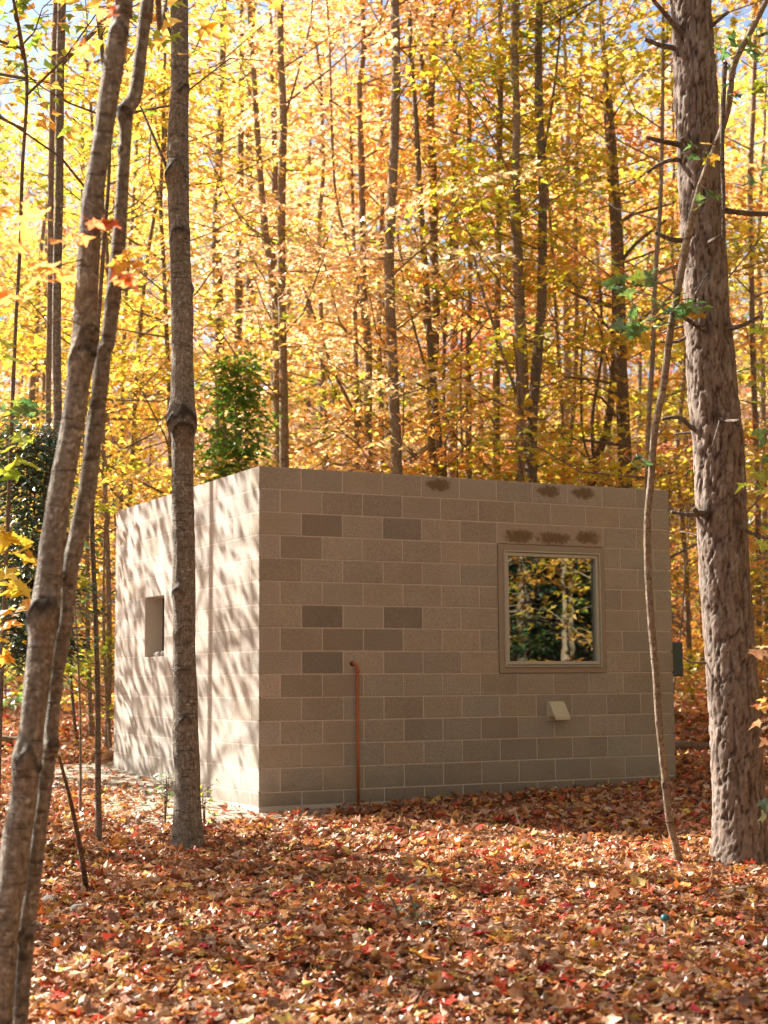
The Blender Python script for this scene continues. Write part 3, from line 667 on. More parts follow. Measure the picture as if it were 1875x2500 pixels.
def build_twin():
    Y = 6.0; p1, r1 = trace(stem1, Y); p2, r2 = trace(stem2, Y + .1)
    p1, r1 = to_ground(p1, r1, .2); p2, r2 = to_ground(p2, r2, .2)
    p1, r1 = extend_up(p1, r1, 9.0, r, .02); p2, r2 = extend_up(p2, r2, 8.0, r, .015)
    org = np.array((p1[0][0], p1[0][1], gz(p1[0][0], p1[0][1])))
    root = thing('maple_tree', org); tag(root, 'twin-stemmed leaning maple with smooth grey bark and knotted branch collars', 'tree')
    zof = lambda v: at(100, v, Y)[2] - org[2]
    obj('trunk', trunk_mesh(local(p1, org), r1, 40, .012, r, .045, .12, [(zof(1300), FACE + .1, .095, 'v'), (zof(1625), FACE + .15, .09, 'v'), (zof(460), FACE, .05, 'ring'), (zof(725), FACE + .75, .075, 'knot'), (zof(750), FACE + .45, .08, 'v'),
        (zof(1180), FACE - .4, .04, 'ring'), (zof(60), FACE + .35, .05, 'v'), (zof(30), FACE + .4, .035, 'knot'), (zof(1985), FACE, .05, 'ring'), (zof(1015), FACE, .025, 'ring')]), BARK, root)
    obj('trunk', trunk_mesh(local(p2, org), r2, 32, .012, r, .05, .12, [(zof(905), FACE, .06, 'ring'), (zof(215), FACE - .3, .05, 'v'), (zof(620), FACE - .2, .05, 'ring'), (zof(1245), FACE - .6, .04, 'knot'), (zof(1470), FACE, .05, 'ring'), (zof(1610), FACE + .9, .05, 'knot'),
        (zof(310), FACE - .9, .03, 'knot'), (zof(560), FACE + 1.1, .04, 'knot'), (zof(2010), FACE, .05, 'v')]), BARK, root)
    s = Soup()
    for tr, r0 in (([(206, 738, 0), (175, 700, 0), (140, 690, 0), (60, 705, 0), (-20, 690, 0)], .004), ([(234, 590, 0), (222, 570, 0), (208, 520, 0)], .004), ([(218, 655, 0), (205, 640, 0), (190, 634, 0)], .004), ([(262, 430, 0), (230, 470, 0), (200, 480, 0)], .003),
                   ([(180, 560, 0), (120, 575, 0), (40, 620, 0), (-20, 640, 0)], .0035), ([(272, 470, 0), (300, 500, 0), (330, 560, 0)], .003)):
        twig(s, [at(u, v, Y - .05) - org for u, v, _ in tr], r0, .0015)
    obj('twig', s.mesh('twig', True), TWIGM, root)['kind'] = 'stuff'
    s2, _ = trace([(188, 1915, 13), (178, 1860, 12), (165, 1790, 10), (150, 1720, 10), (137, 1670, 10), (128, 1635, 12)], Y + 2.3)
    k = 0
    spots = []
    for (cu, cv, du, dv, n, col, sz) in ((120, 592, 40, 16, 7, 'orange', .085), (30, 625, 40, 14, 5, 'orange', .08), (225, 480, 45, 8, 5, 'red', .08), (150, 512, 25, 12, 3, 'orange', .075), (283, 545, 14, 18, 3, 'gold', .07), (262, 590, 14, 22, 4, 'red', .07), (300, 568, 40, 8, 5, 'gold', .06),
                                         (235, 25, 25, 25, 4, 'red', .06), (180, 100, 30, 14, 5, 'orange', .055), (20, 530, 30, 12, 4, 'orange', .07), (60, 475, 50, 25, 6, 'orange', .06)):
        for _ in range(n):
            u, v = cu + r.uniform(-du, du), cv + r.uniform(-dv, dv)
            hang_leaf(root, org, at(u, v, Y - .15 + r.uniform(-.12, .2)), col, sz * r.uniform(.8, 1.2), r.uniform(0, 6.28), k, .35); k += 1
    (V, Fa, t), limbs = make_crown(axis_of(local(p2, org)), 5.0, 9.5, 46, 50, r, reach=(.3, 2.2))
    obj('branching', limbs.mesh('branching', True), BARK, root); obj('crown', mesh_np('crown', V, Fa, False, {'tint': ('FACE', t)}), LEAF['gold'], root)
build_twin()

# --- straight dark maple in front of the sunlit wall
mapleB = wid([(366, 406, -30), (367, 407, 0), (368, 408, 165), (360, 408, 333), (365, 410, 500), (369, 418, 667), (370, 417, 738), (368, 420, 850), (364, 422, 905), (370, 419, 960), (371, 418, 1071), (372, 421, 1180), (372, 423, 1272), (374, 422, 1360), (373, 423, 1438), (376, 427, 1500), (372, 428, 1576), (376, 431, 1650), (377, 433, 1710), (374, 436, 1780), (371, 438, 1815), (368, 442, 1842)])
YB = float(on_ground(405, 1838)[1])
_zB = lambda v: at(400, v, YB)[2]
tree_from_trace(mapleB, YB, 'gold', 'single straight dark maple trunk before the sunlit side wall', r, bark=BARK, ztop=12.5, crown=(8.2, 12.5, 34, 50), seg=48, step=.014, flare=.36, rough=.05,
    scars=[(_zB(885), FACE + .1, .16, 'v'), (_zB(915), FACE + .25, .10, 'v'), (_zB(905), FACE - 1.1, .05, 'knot'), (_zB(1272), FACE - .5, .08, 'v'), (_zB(500), FACE + .2, .11, 'v'), (_zB(360), FACE - .2, .12, 'v'), (_zB(1545), FACE + .1, .06, 'v'), (_zB(1100), FACE, .05, 'ring'), (_zB(960), FACE, .04, 'ring'),
           (_zB(625), FACE + 1.3, .06, 'knot'), (_zB(190), FACE + .7, .08, 'v'), (_zB(1150), FACE, .05, 'ring'), (_zB(1365), FACE + .3, .05, 'ring'), (_zB(1445), FACE - .2, .04, 'ring')],
    extra=[([(361, 362, 7), (345, 325, 6), (325, 280, 6), (303, 228, 4)], YB, 0), ([(372, 80, 7), (358, 45, 7), (345, 10, 7), (335, -25, 6)], YB, 0)], reach=(.4, 2.6))

# --- pine
pineT = wid([(1444, 1528, -40), (1449, 1534, 0), (1453, 1540, 90), (1456, 1546, 167), (1463, 1553, 333), (1471, 1566, 500), (1478, 1576, 667), (1484, 1590, 800), (1499, 1606, 973), (1507, 1613, 1153), (1519, 1624, 1333), (1532, 1636, 1513), (1541, 1648, 1693), (1543, 1655, 1800), (1538, 1662, 1872)])
YP = float(on_ground(1598, 1868)[1])
def build_pine():
    pts, rad = trace(pineT, YP); pts, rad = to_ground(pts, rad); pts, rad = extend_up(pts, rad, 14, r, .04)
    org = np.array((pts[0][0], pts[0][1], gz(pts[0][0], pts[0][1]))); P = local(pts, org)
    root = thing('pine_tree', org); tag(root, 'big pine with flaky furrowed bark and broken dead branch stubs', 'tree')
    seg = 96; Q = catmull(np.column_stack([P, rad]), .014); C, rd = Q[:, :3], Q[:, 3]; lo = C[:, 2] < 6.6; hi = np.where(lo)[0][-1] + 1
    keep = np.concatenate([np.arange(hi), np.arange(hi, len(C), 12)]); C, rd = C[keep], rd[keep]
    th = np.arange(seg) * 2 * math.pi / seg; s = np.concatenate([[0], np.cumsum(np.linalg.norm(np.diff(C, axis=0), axis=1))]); TH_, S_ = np.meshgrid(th, s)
    cx, cy = np.cos(TH_), np.sin(TH_)
    wob = .9 * (fbm(cx * 2 + S_ * 1.5, cy * 2 + S_ * 4, 5) - .47)
    u = TH_ / (2 * math.pi) * 17 + wob * 1.5; v = S_ * 3.6 + 1.8 * (fbm(cx * 3 + 5, cy * 3 + S_ * 2.5, 8) - .47)
    rag = fbm(cx * 22 + S_ * 9, cy * 22 + S_ * 31, 31, 3) - .44
    F1, F2, ID = worley(u, v, 3, 17); ed = np.clip((F2 - F1 + .22 * rag) / .20, 0, 1)
    G1, G2, ID2 = worley(TH_ / (2 * math.pi) * 38 + wob * 2.2, S_ * 13 + 2 * rag, 17, 38); ed2 = np.clip((G2 - G1 + .25 * rag) / .25, 0, 1)
    plate = ed ** .5; fine = fbm(cx * 14 + S_ * 3, cy * 14 + S_ * 26, 12, 3) - .44
    RR = rd[:, None] + .017 * (plate - .8) + .006 * (ID - .5) * plate + .006 * (ed2 ** .5 - .7) + .008 * (ID2 - .5) + .010 * fine + rd[:, None] * .10 * (fbm(cx + S_ * .8, cy + S_ * 1.3, 2) - .47)
    RR = RR * (1 + .16 * np.exp(-S_ / .18) * (1 + .5 * np.cos(TH_ * 4 + .6)))
    V, Fc = tube_np(C, RR, seg); z2 = [0, 0]
    f = np.concatenate([np.maximum((1 - ed) ** 1.2, .6 * (1 - ed2) ** 1.5).ravel(), z2]); pl = np.concatenate([np.clip(ID2 * .75 + .25 * ID + .5 * fine, 0, 1).ravel(), z2])
    scar = np.zeros_like(RR); zof = lambda vv: at(1560, vv, YP)[2] - org[2]
    stubs = []
    # broken dead branches: start (on trunk) -> end in the view, radius px
    BR = [((1474, 75), (1405, -8), 15, 8, -.25), ((1452, 103), (1393, 85), 13, 9, -.1), ((1532, 62), (1574, 25), 10, 7, -.2), ((1468, 312), (1396, 297), 13, 9, -.15), ((1463, 345), (1398, 372), 11, 6, -.1), ((1500, 322), (1473, 300), 14, 10, -.35),
          ((1478, 520), (1415, 502), 13, 8, -.1), ((1526, 527), (1558, 508), 10, 7, -.35), ((1525, 715), (1462, 675), 12, 8, -.4), ((1564, 712), (1640, 684), 12, 7, -.3), ((1488, 725), (1425, 738), 9, 5, .05), ((1490, 700), (1430, 718), 8, 5, .2), ((1496, 925), (1430, 905), 11, 7, -.1),
          ((1545, 903), (1598, 908), 10, 6, -.35), ((1500, 935), (1455, 938), 6, 4, .1), ((1505, 1112), (1450, 1106), 12, 7, -.1), ((1510, 1108), (1500, 1100), 14, 11, -.4), ((1583, 1130), (1668, 1165), 10, 6, -.3), ((1566, 455), (1665, 462), 13, 11, .1),
          ((1508, 1158), (1470, 1148), 6, 3, .15), ((1578, 1668), (1568, 1676), 7, 5, -.35), ((1540, 575), (1500, 640), 3, 2, -.3), ((1490, 1430), (1475, 1420), 4, 3, -.1), ((1555, 905), (1538, 965), 4, 3, -.45)]
    for (a, b, w0, w1, dy) in BR:
        i = np.argmin(abs(C[:, 2] - zof(a[1])))
        p0 = at(a[0], a[1], YP + dy * .35) - org; p1 = at(b[0], b[1], YP + dy) - org
        c = C[i].copy(); c[2] = p0[2] - .02; m = p0 * .55 + p1 * .45 + np.array((0, 0, r.uniform(-.02, .03))) + r.normal(0, .008, 3)
        Qb = catmull(np.array([c * .4 + p0 * .6, p0, m, p1]), .03); n = len(Qb); t = np.linspace(0, 1, n)
        w = (px(w0, YP) * (1 - t) + px(w1, YP) * t) / 2 * (1 + .5 * np.exp(-t * 9))
        W = w[:, None] * (1 + .22 * (fbm(np.arange(10)[None, :] * 1.7 + t[:, None] * 3, t[:, None] * 9 + np.zeros((1, 10)), int(a[1]), 3) - .44) * 2)
        Vb, Fb = tube_np(Qb, W, 10); obj('dead_branch', mesh_np('dead_branch', Vb, Fb, True), DEADWOOD, root)
        ang = math.atan2(p0[1] - C[i][1], p0[0] - C[i][0]); dth = (TH_ - ang + math.pi) % (2 * math.pi) - math.pi
        scar = np.maximum(scar, .8 * np.exp(-((dth * .15) / (px(w0, YP) * 1.1)) ** 2 - ((S_ - s[i] + .01) / (px(w0, YP) * 1.6)) ** 2))
    me = mesh_np('trunk', V, Fc, True, {'furrow': ('POINT', f), 'plate': ('POINT', pl), 'scar': ('POINT', np.concatenate([scar.ravel(), z2]))})
    obj('trunk', me, PINE, root)
    (V, Fa, t), limbs = make_crown(axis_of(P), 6.8, 15, 60, 160, r, reach=(.6, 2.6), size=(.09, .14), kind='needle', spray_r=.5, tilt=1.0)
    obj('branching', limbs.mesh('branching', True), DEADWOOD, root); obj('crown', mesh_np('crown', V, Fa, False, {'tint': ('FACE', t)}), LEAF['needle'], root)
build_pine()

# --- slender bowed sapling in front of the pine, with its leaf sprays
def build_sapling():
    tr = [(1468, 1873, 19), (1458, 1820, 16), (1445, 1765, 16), (1436, 1675, 15), (1424, 1567, 15), (1417, 1459, 15), (1407, 1351, 15), (1399, 1225, 15), (1399, 1117, 15), (1406, 1045, 16), (1414, 932, 16), (1433, 834, 16), (1447, 722, 16), (1466, 617, 16), (1489, 493, 16), (1516, 393, 15), (1546, 317, 15), (1573, 233, 14), (1586, 140, 14), (1626, 60, 13), (1656, 0, 12), (1675, -50, 11)]
    Y = float(on_ground(1468, 1870)[1]) - .05; pts, rad = trace(tr, Y, -.55); pts, rad = to_ground(pts, rad)
    org = np.array((pts[0][0], pts[0][1], gz(pts[0][0], pts[0][1]))); zo = lambda v: at(1430, v, Y - .2)[2] - org[2]
    root = thing('maple_sapling', org); tag(root, 'slender bowed maple sapling crossing in front of the pine trunk, green leaves', 'sapling')
    obj('trunk', trunk_mesh(local(pts, org), rad, 20, .014, r, .09, .1, [(zo(v), FACE + r.normal(0, .8), .035, 'ring') for v in (1690, 1640, 1560, 1500, 1430, 1350, 1290, 1180, 1120, 1000, 900, 820, 700, 640, 560, 480, 420)] + [(zo(1700), FACE - .6, .04, 'knot')]), BARK2, root)
    s = Soup(); yl = Y - .45
    for t_ in ([(1470, 640), (1440, 622), (1400, 605), (1340, 612)], [(1452, 700), (1420, 690), (1390, 705)], [(1460, 650), (1490, 645), (1530, 660)], [(1550, 310), (1500, 322), (1440, 350)], [(1560, 290), (1520, 330), (1475, 380)], [(1590, 160), (1560, 120), (1545, 70)], [(1600, 130), (1630, 150), (1665, 140)], [(1408, 1010), (1390, 1000), (1378, 990)], [(1515, 400), (1540, 420), (1580, 415)]):
        twig(s, [at(u, v, yl) - org for u, v in t_], .004, .0015)
    obj('twig', s.mesh('twig', True), TWIGM, root)['kind'] = 'stuff'
    tr2 = [(1561, 520, 5), (1563, 430, 9), (1560, 330, 10), (1562, 230, 11), (1566, 135, 11)]; p2, r2 = trace(tr2, Y - .5, 0)
    obj('dead_limb', trunk_mesh(local(p2, org), r2, 10, .05, r, .06), DEADWOOD, root)
    k = 0
    for (cu, cv, du, dv, n, col, sz) in ((1345, 615, 22, 22, 6, 'green', .095), (1400, 600, 25, 16, 5, 'green', .09), (1440, 655, 45, 18, 8, 'green', .09), (1400, 690, 40, 22, 8, 'green', .095), (1365, 700, 18, 20, 4, 'green', .09), (1500, 660, 28, 14, 5, 'green', .085), (1515, 672, 10, 8, 2, 'yellow', .085),
             (1520, 425, 28, 12, 5, 'green', .075), (1505, 325, 25, 18, 4, 'green', .075), (1540, 330, 14, 30, 3, 'yellow', .07), (1620, 90, 35, 35, 9, 'green', .08), (1560, 100, 18, 40, 5, 'green', .08), (1640, 200, 22, 30, 6, 'lime', .075), (1600, 190, 30, 25, 5, 'green', .08), (1380, 995, 16, 16, 5, 'green', .075), (1640, 380, 22, 30, 5, 'green', .07),
             (1600, 205, 14, 10, 2, 'red', .07), (1395, 605, 10, 6, 2, 'lime', .08)):
        for _ in range(n):
            hang_leaf(root, org, at(cu + r.uniform(-du, du), cv + r.uniform(-dv, dv), yl + r.uniform(-.15, .15)), col, sz * r.uniform(.8, 1.25), r.uniform(0, 6.28), k, .55); k += 1
build_sapling()

# --- shrubby growth at the frame edges: leafy maple seedlings
def seedling(base_u, Y, stem_uv, clusters, label, bark=TWIGM, r0=.012):
    pts = [at(u, v, Y) for u, v in stem_uv]; b = pts[0].copy(); b[2] = gz(b[0], b[1]) - .05; pts = ([b] if pts[0][2] > b[2] + .05 else []) + pts
    org = np.array((pts[0][0], pts[0][1], gz(pts[0][0], pts[0][1]))); root = thing('maple_seedling', org); tag(root, label, 'sapling')
    s = Soup(); Q = catmull(local(pts, org), .05); s.add(*tube_np(Q, np.linspace(r0, r0 * .4, len(Q)), 7)); obj('stem', s.mesh('stem', True), bark, root)
    tw = Soup(); k = 0; any_t = False
    for (cu, cv, du, dv, n, col, sz) in clusters:
        i = int(np.argmin([np.linalg.norm(p - at(cu, cv + 15, Y)) for p in pts]))
        for _ in range(n):
            p = at(cu + r.uniform(-du, du), cv + r.uniform(-dv, dv), Y + r.uniform(-.18, .18)); hang_leaf(root, org, p, col, sz * r.uniform(.75, 1.25), r.uniform(0, 6.28), k, .5); k += 1
        twig(tw, [pts[i] - org, (pts[i] + at(cu, cv, Y)) / 2 - org + (0, 0, .03), at(cu, cv, Y) - org], .004, .0015); any_t = True
    if any_t: obj('twig', tw.mesh('twig', True), bark, root)['kind'] = 'stuff'
    return root
seedling(0, 8.2, [(-40, 1900), (-30, 1500), (-20, 1200), (-15, 950), (-30, 700)], [(20, 880, 30, 30, 7, 'green', .09), (30, 960, 45, 35, 8, 'lime', .09), (40, 1180, 50, 40, 9, 'yellow', .09), (20, 1260, 30, 30, 7, 'yellow', .09), (10, 1350, 30, 40, 6, 'gold', .09), (90, 1200, 30, 25, 4, 'gold', .085), (60, 870, 40, 20, 6, 'green', .085), (0, 760, 30, 40, 4, 'lime', .085), (30, 1010, 30, 20, 6, 'lime', .09), (60, 1290, 30, 30, 8, 'gold', .09), (15, 1440, 25, 25, 6, 'gold', .09)],
         'yellow-green maple seedling beside the twin-stemmed maple')
seedling(0, 9.2, [(1690, 1950), (1680, 1500), (1672, 1200), (1668, 900), (1680, 600)], [(1650, 850, 18, 30, 3, 'lime', .075), (1640, 715, 22, 14, 5, 'lime', .085), (1645, 795, 16, 18, 3, 'lime', .075), (1650, 960, 14, 40, 7, 'green', .08), (1640, 1030, 25, 35, 8, 'lime', .08), (1645, 1400, 18, 20, 5, 'peach', .075), (1640, 1160, 22, 25, 3, 'lime', .07), (1655, 1740, 12, 22, 4, 'green', .08), (1650, 1510, 14, 16, 4, 'orange', .06), (1652, 1560, 12, 40, 4, 'peach', .07)],
         'thin leafy seedling at the far side of the pine trunk')

# ------------------------------------------------------------------ slim stems at the side of the sunlit wall
tree_from_trace([(90, 1560, 20), (105, 1350, 20), (113, 1150, 20), (121, 1000, 20), (124, 905, 20), (122, 740, 20), (124, 560, 20), (128, 400, 19), (129, 200, 19), (134, 0, 19), (136, -40, 18)], 12.6, 'gold', 'tall straight maple with a burl, partly behind the twin-stemmed maple', r, bark=BARK, ztop=12, crown=(7.6, 12, 34, 50), seg=20, step=.03, scars=[(at(124, 905, 12.6)[2], FACE + 1, .05, 'knot')], reach=(.4, 2.2))
tree_from_trace([(104, 1500, 13), (104, 900, 13), (107, 700, 13), (110, 400, 14), (113, 230, 14), (121, 0, 13), (123, -40, 12)], 15.5, 'orange', 'thin reddish-brown maple stem close behind a straight burled maple', r, bark=BARK2, ztop=12, crown=(9.6, 12, 20, 50), seg=14, step=.05, reach=(.4, 2.0))
YS = float(on_ground(214, 1824)[1])
tree_from_trace([(214, 1824, 15), (212, 1700, 13), (211, 1500, 12), (205, 1300, 11), (199, 1150, 11), (199, 1000, 10), (205, 800, 10), (222, 560, 9), (236, 300, 8)], YS, 'gold', 'young upright maple pole in the leaves beside the sunlit wall', r, bark=BARK_D, ztop=6.5, crown=(5.4, 6.6, 7, 30), seg=16, step=.03, reach=(.3, 1.2), flare=.15)
tree_from_trace([(173, 1772, 7), (174, 1650, 6), (172, 1500, 5), (163, 1330, 4), (158, 1250, 3)], float(on_ground(173, 1770)[1]), 'gold', 'whip-thin bare seedling beside the young upright pole', r, bark=BARK2, ztop=2.4, crown=None, seg=8, step=.05, name='maple_seedling', cat='sapling')
tree_from_trace([(2, 1500, 10), (10, 1290, 9), (22, 1000, 9), (34, 700, 8), (43, 540, 8), (48, 370, 8), (58, 180, 8), (42, 60, 7), (30, -30, 6)], 10.5, 'lime', 'crooked thin maple stem with a kink high up', r, bark=BARK_D, ztop=8, crown=(5.2, 8, 22, 45), seg=12, step=.05, reach=(.3, 1.6))
tree_from_trace([(232, 1600, 14), (236, 1400, 12), (232, 1180, 11), (222, 900, 10), (235, 620, 9)], 19.0, 'gold', 'pale-barked stem just beyond the corner of the sunlit wall', r, bark=BARK2, ztop=9, crown=(2.4, 9, 36, 50), seg=10)
tree_from_trace([(198, 1600, 11), (190, 1400, 11), (188, 1200, 10), (184, 900, 9)], 20.5, 'yellow', 'yellow-leaved young maple far behind the upright pole', r, bark=BARK2, ztop=10, crown=(1.6, 10, 46, 55), seg=10)

# ------------------------------------------------------------------ trees close behind the cabin, traced one by one
BG = [
 (22.5, [(604, 1005, 15), (598, 850, 17), (597, 733, 17), (588, 600, 16), (573, 500, 16), (560, 350, 14), (553, 233, 13), (541, 60, 12), (537, -30, 11)], 'lime', 'curving maple trunk paired with a straighter ringed one above the cabin corner', 15, []),
 (21.5, [(614, 1005, 21), (612, 800, 18), (608, 600, 18), (609, 400, 18), (612, 250, 17), (606, 120, 16), (605, 0, 16), (605, -40, 15)], 'peach', 'ringed maple trunk with upswept side limbs above the cabin corner', 14.5, [([(613, 260, 6), (640, 170, 5), (668, 60, 5), (675, 0, 4)], 21.5, .3), ([(606, 690, 6), (590, 640, 5), (570, 600, 4), (545, 560, 4)], 21.5, .2)]),
 (25.0, [(706, 1008, 10), (700, 850, 10), (692, 620, 9), (690, 480, 9), (698, 380, 9), (697, 280, 8), (690, 150, 7)], 'peach', 'pale slender maple with a crook above the long block wall', 12, [([(697, 540, 5), (720, 480, 4), (735, 420, 4)], 25, .2)]),
 (22.8, [(797, 1016, 17), (795, 850, 18), (795, 750, 18), (785, 640, 17), (782, 400, 15), (776, 200, 13), (784, 120, 12), (783, 0, 11)], 'orange', 'mottled grey maple with a long low limb reaching over the cabin roof', 15, [([(793, 945, 8), (760, 880, 7), (720, 800, 7), (685, 700, 6), (655, 620, 5)], 22.8, -.4), ([(790, 700, 8), (770, 600, 7), (745, 510, 7), (725, 420, 6), (717, 280, 6), (712, 100, 5), (706, 0, 5)], 22.8, .2), ([(782, 120, 7), (800, 70, 6), (835, 10, 5)], 22.8, .1)]),
 (25.5, [(824, 1015, 12), (822, 850, 12), (818, 700, 12), (822, 560, 11), (826, 400, 10)], 'peach', 'white-flecked sunlit maple stem close beside a thick smooth trunk', 13, []),
 (27.0, [(838, 1015, 11), (836, 850, 11), (832, 700, 11), (826, 550, 10)], 'gold', 'thin brown stem tucked behind a thick smooth trunk', 12, []),
 (20.8, [(857, 1022, 25), (850, 850, 24), (846, 740, 23), (841, 600, 22), (843, 480, 21), (850, 350, 21), (855, 200, 20), (855, 100, 20), (853, 0, 19), (852, -40, 18)], 'peach', 'thick smooth pale-brown maple trunk rising over the middle of the roof', 16, []),
 (21.8, [(952, 1025, 16), (940, 880, 16), (928, 730, 15), (917, 560, 14), (906, 400, 13), (898, 250, 12), (888, 120, 11), (883, 0, 10), (882, -40, 9)], 'orange', 'slanting maple trunk leaning across a darker forked one', 14, [([(932, 740, 7), (900, 650, 6), (870, 570, 6), (858, 500, 5)], 21.8, .1), ([(944, 880, 6), (915, 780, 6), (890, 690, 5), (862, 560, 4)], 21.8, -.2)]),
 (23.0, [(934, 1025, 20), (932, 850, 21), (940, 700, 21), (938, 560, 19), (936, 400, 19), (930, 260, 17), (935, 130, 14), (937, 0, 12)], 'orange', 'dark rough-barked maple forking near the top behind a slanting trunk', 15, [([(930, 260, 12), (918, 180, 11), (906, 90, 9), (898, 0, 8)], 23, .2), ([(940, 110, 8), (965, 60, 7), (985, 10, 6)], 23, 0)]),
 (24.5, [(962, 1025, 8), (958, 850, 8), (962, 700, 8), (972, 550, 7), (978, 400, 6), (985, 300, 6)], 'yellow', 'wavering thin maple pole beside a dark forked trunk', 11, []),
 (24.0, [(1013, 1028, 15), (1012, 850, 13), (1013, 700, 12), (1017, 480, 12), (1014, 300, 11), (1015, 120, 9), (1012, 20, 8)], 'yellow', 'golden-lit straight maple with a pale vine up its bark', 14, [([(1000, 1010, 6), (995, 850, 5), (998, 700, 5), (1004, 560, 4)], 23.8, 0)]),
 (22.4, [(1073, 1030, 16), (1072, 850, 16), (1074, 680, 14), (1078, 500, 13), (1079, 300, 13), (1083, 120, 12), (1080, 0, 11), (1080, -40, 10)], 'yellow', 'straight grey maple trunk with mid-height knot, left of a close trio of stems', 15, [([(1082, 180, 5), (1060, 120, 4), (1045, 60, 4)], 22.4, .2)]),
 (21.2, [(1122, 1033, 18), (1124, 900, 19), (1122, 750, 20), (1117, 600, 19), (1112, 440, 18), (1116, 250, 17), (1110, 100, 16), (1112, 0, 15), (1112, -40, 14)], 'yellow', 'brown maple trunk with a diagonal limb, first of a close trio', 15, [([(1115, 850, 8), (1095, 790, 7), (1065, 700, 7), (1040, 620, 6), (1020, 540, 5)], 21.2, -.3)]),
 (21.9, [(1140, 1035, 15), (1137, 900, 14), (1134, 800, 14), (1128, 650, 12), (1122, 500, 11)], 'yellow', 'thinner maple stem wedged in the middle of a close trio', 13, []),
 (21.4, [(1148, 1036, 25), (1150, 900, 24), (1158, 800, 23), (1170, 650, 21), (1172, 500, 20), (1172, 380, 19), (1165, 250, 19), (1163, 100, 17), (1166, 0, 16), (1166, -40, 15)], 'lime', 'dark maple trunk swelling at the base of a close trio', 16, [([(1176, 320, 6), (1190, 240, 6), (1205, 120, 5), (1210, 0, 4)], 21.3, 0), ([(1182, 110, 4), (1215, 70, 4), (1260, 20, 3), (1290, -5, 3)], 21.3, .1)]),
 (25.0, [(1218, 1038, 9), (1214, 880, 8), (1205, 740, 8), (1196, 600, 7), (1190, 500, 7)], 'lime', 'thin green-leaved stem between the close trio and a curved bole', 11, []),
 (26.0, [(1228, 1038, 10), (1240, 850, 10), (1246, 700, 10), (1243, 500, 9), (1248, 300, 8), (1256, 100, 7)], 'gold', 'pale bare stem with sunlit bark, well behind the cabin', 12, []),
 (23.4, [(1278, 1042, 20), (1290, 990, 19), (1312, 920, 17), (1326, 800, 16), (1328, 650, 14), (1326, 520, 14), (1318, 380, 13), (1308, 220, 12), (1300, 60, 10), (1298, 0, 8)], 'red', 'maple with a bole swept sideways at its foot beside a knobbly dark trunk', 14, [([(1283, 1020, 8), (1280, 900, 7), (1300, 760, 6), (1296, 600, 6)], 23.5, 0), ([(1278, 1010, 6), (1258, 930, 5), (1256, 780, 5), (1268, 680, 4)], 23.3, 0)]),
 (22.8, [(1352, 1048, 30), (1346, 900, 29), (1341, 780, 28), (1338, 640, 27), (1333, 500, 26), (1326, 380, 22), (1318, 250, 18)], 'gold', 'knobbly dark trunk with many crooked bare side branches', 11, [([(1345, 560, 9), (1375, 525, 8), (1405, 500, 7), (1440, 475, 6)], 22.6, -.2), ([(1340, 480, 8), (1370, 462, 7), (1410, 452, 6), (1450, 440, 4)], 22.7, -.2), ([(1330, 665, 8), (1290, 655, 7), (1250, 640, 6), (1215, 620, 4)], 22.7, -.3), ([(1335, 960, 8), (1290, 955, 7), (1240, 948, 6), (1200, 950, 4)], 22.6, -.3), ([(1330, 830, 6), (1280, 820, 6), (1220, 815, 5)], 22.6, -.3), ([(1360, 700, 8), (1385, 690, 7), (1410, 670, 5)], 22.7, 0), ([(1330, 900, 7), (1300, 860, 6), (1270, 850, 5)], 22.6, 0)]),
 (19.5, [(1398, 1048, 11), (1402, 900, 11), (1410, 760, 11), (1415, 600, 11), (1426, 450, 10), (1430, 300, 9), (1432, 150, 8), (1433, 0, 7)], 'yellow', 'slim upright maple pole just behind the cabin end by the pine', 12, []),
 (24.0, [(1640, 1500, 14), (1637, 1100, 13), (1628, 800, 13), (1623, 600, 13), (1620, 400, 13), (1628, 200, 12), (1632, 0, 10)], 'gold', 'mottled maple trunk seen beyond the pine', 14, []),
 (27.0, [(1498, 1640, 14), (1494, 1500, 13), (1486, 1350, 13), (1480, 1200, 12)], 'yellow', 'brown maple trunk in the gap between cabin end and pine', 12, []),
 (26.0, [(478, 1010, 22), (475, 900, 22), (474, 760, 22), (470, 600, 22), (468, 480, 21), (474, 300, 19), (480, 150, 16)], 'orange', 'shaggy-barked large maple behind the dense green bush', 15, []),
 (27.5, [(514, 800, 18), (515, 640, 18), (517, 500, 17), (520, 300, 15), (522, 150, 12)], 'peach', 'second shaggy maple trunk behind the dense green bush', 15, []),
 (20.6, [(368, 1040, 11), (366, 850, 11), (358, 680, 10), (352, 540, 9), (347, 440, 9), (352, 300, 8)], 'gold', 'orange-lit slim stem hugging the outline of the straight dark maple', 11, []),
 (22.0, [(282, 1060, 9), (290, 900, 9), (300, 740, 10), (318, 560, 9), (345, 400, 8), (356, 330, 7)], 'yellow', 'leaning maple pole slanting up towards the straight dark maple', 11, []),
 (24.0, [(262, 1060, 9), (266, 800, 9), (275, 600, 8), (288, 440, 8)], 'gold', 'straight thin maple among the golden leaves beyond the sunlit wall', 12, []),
]
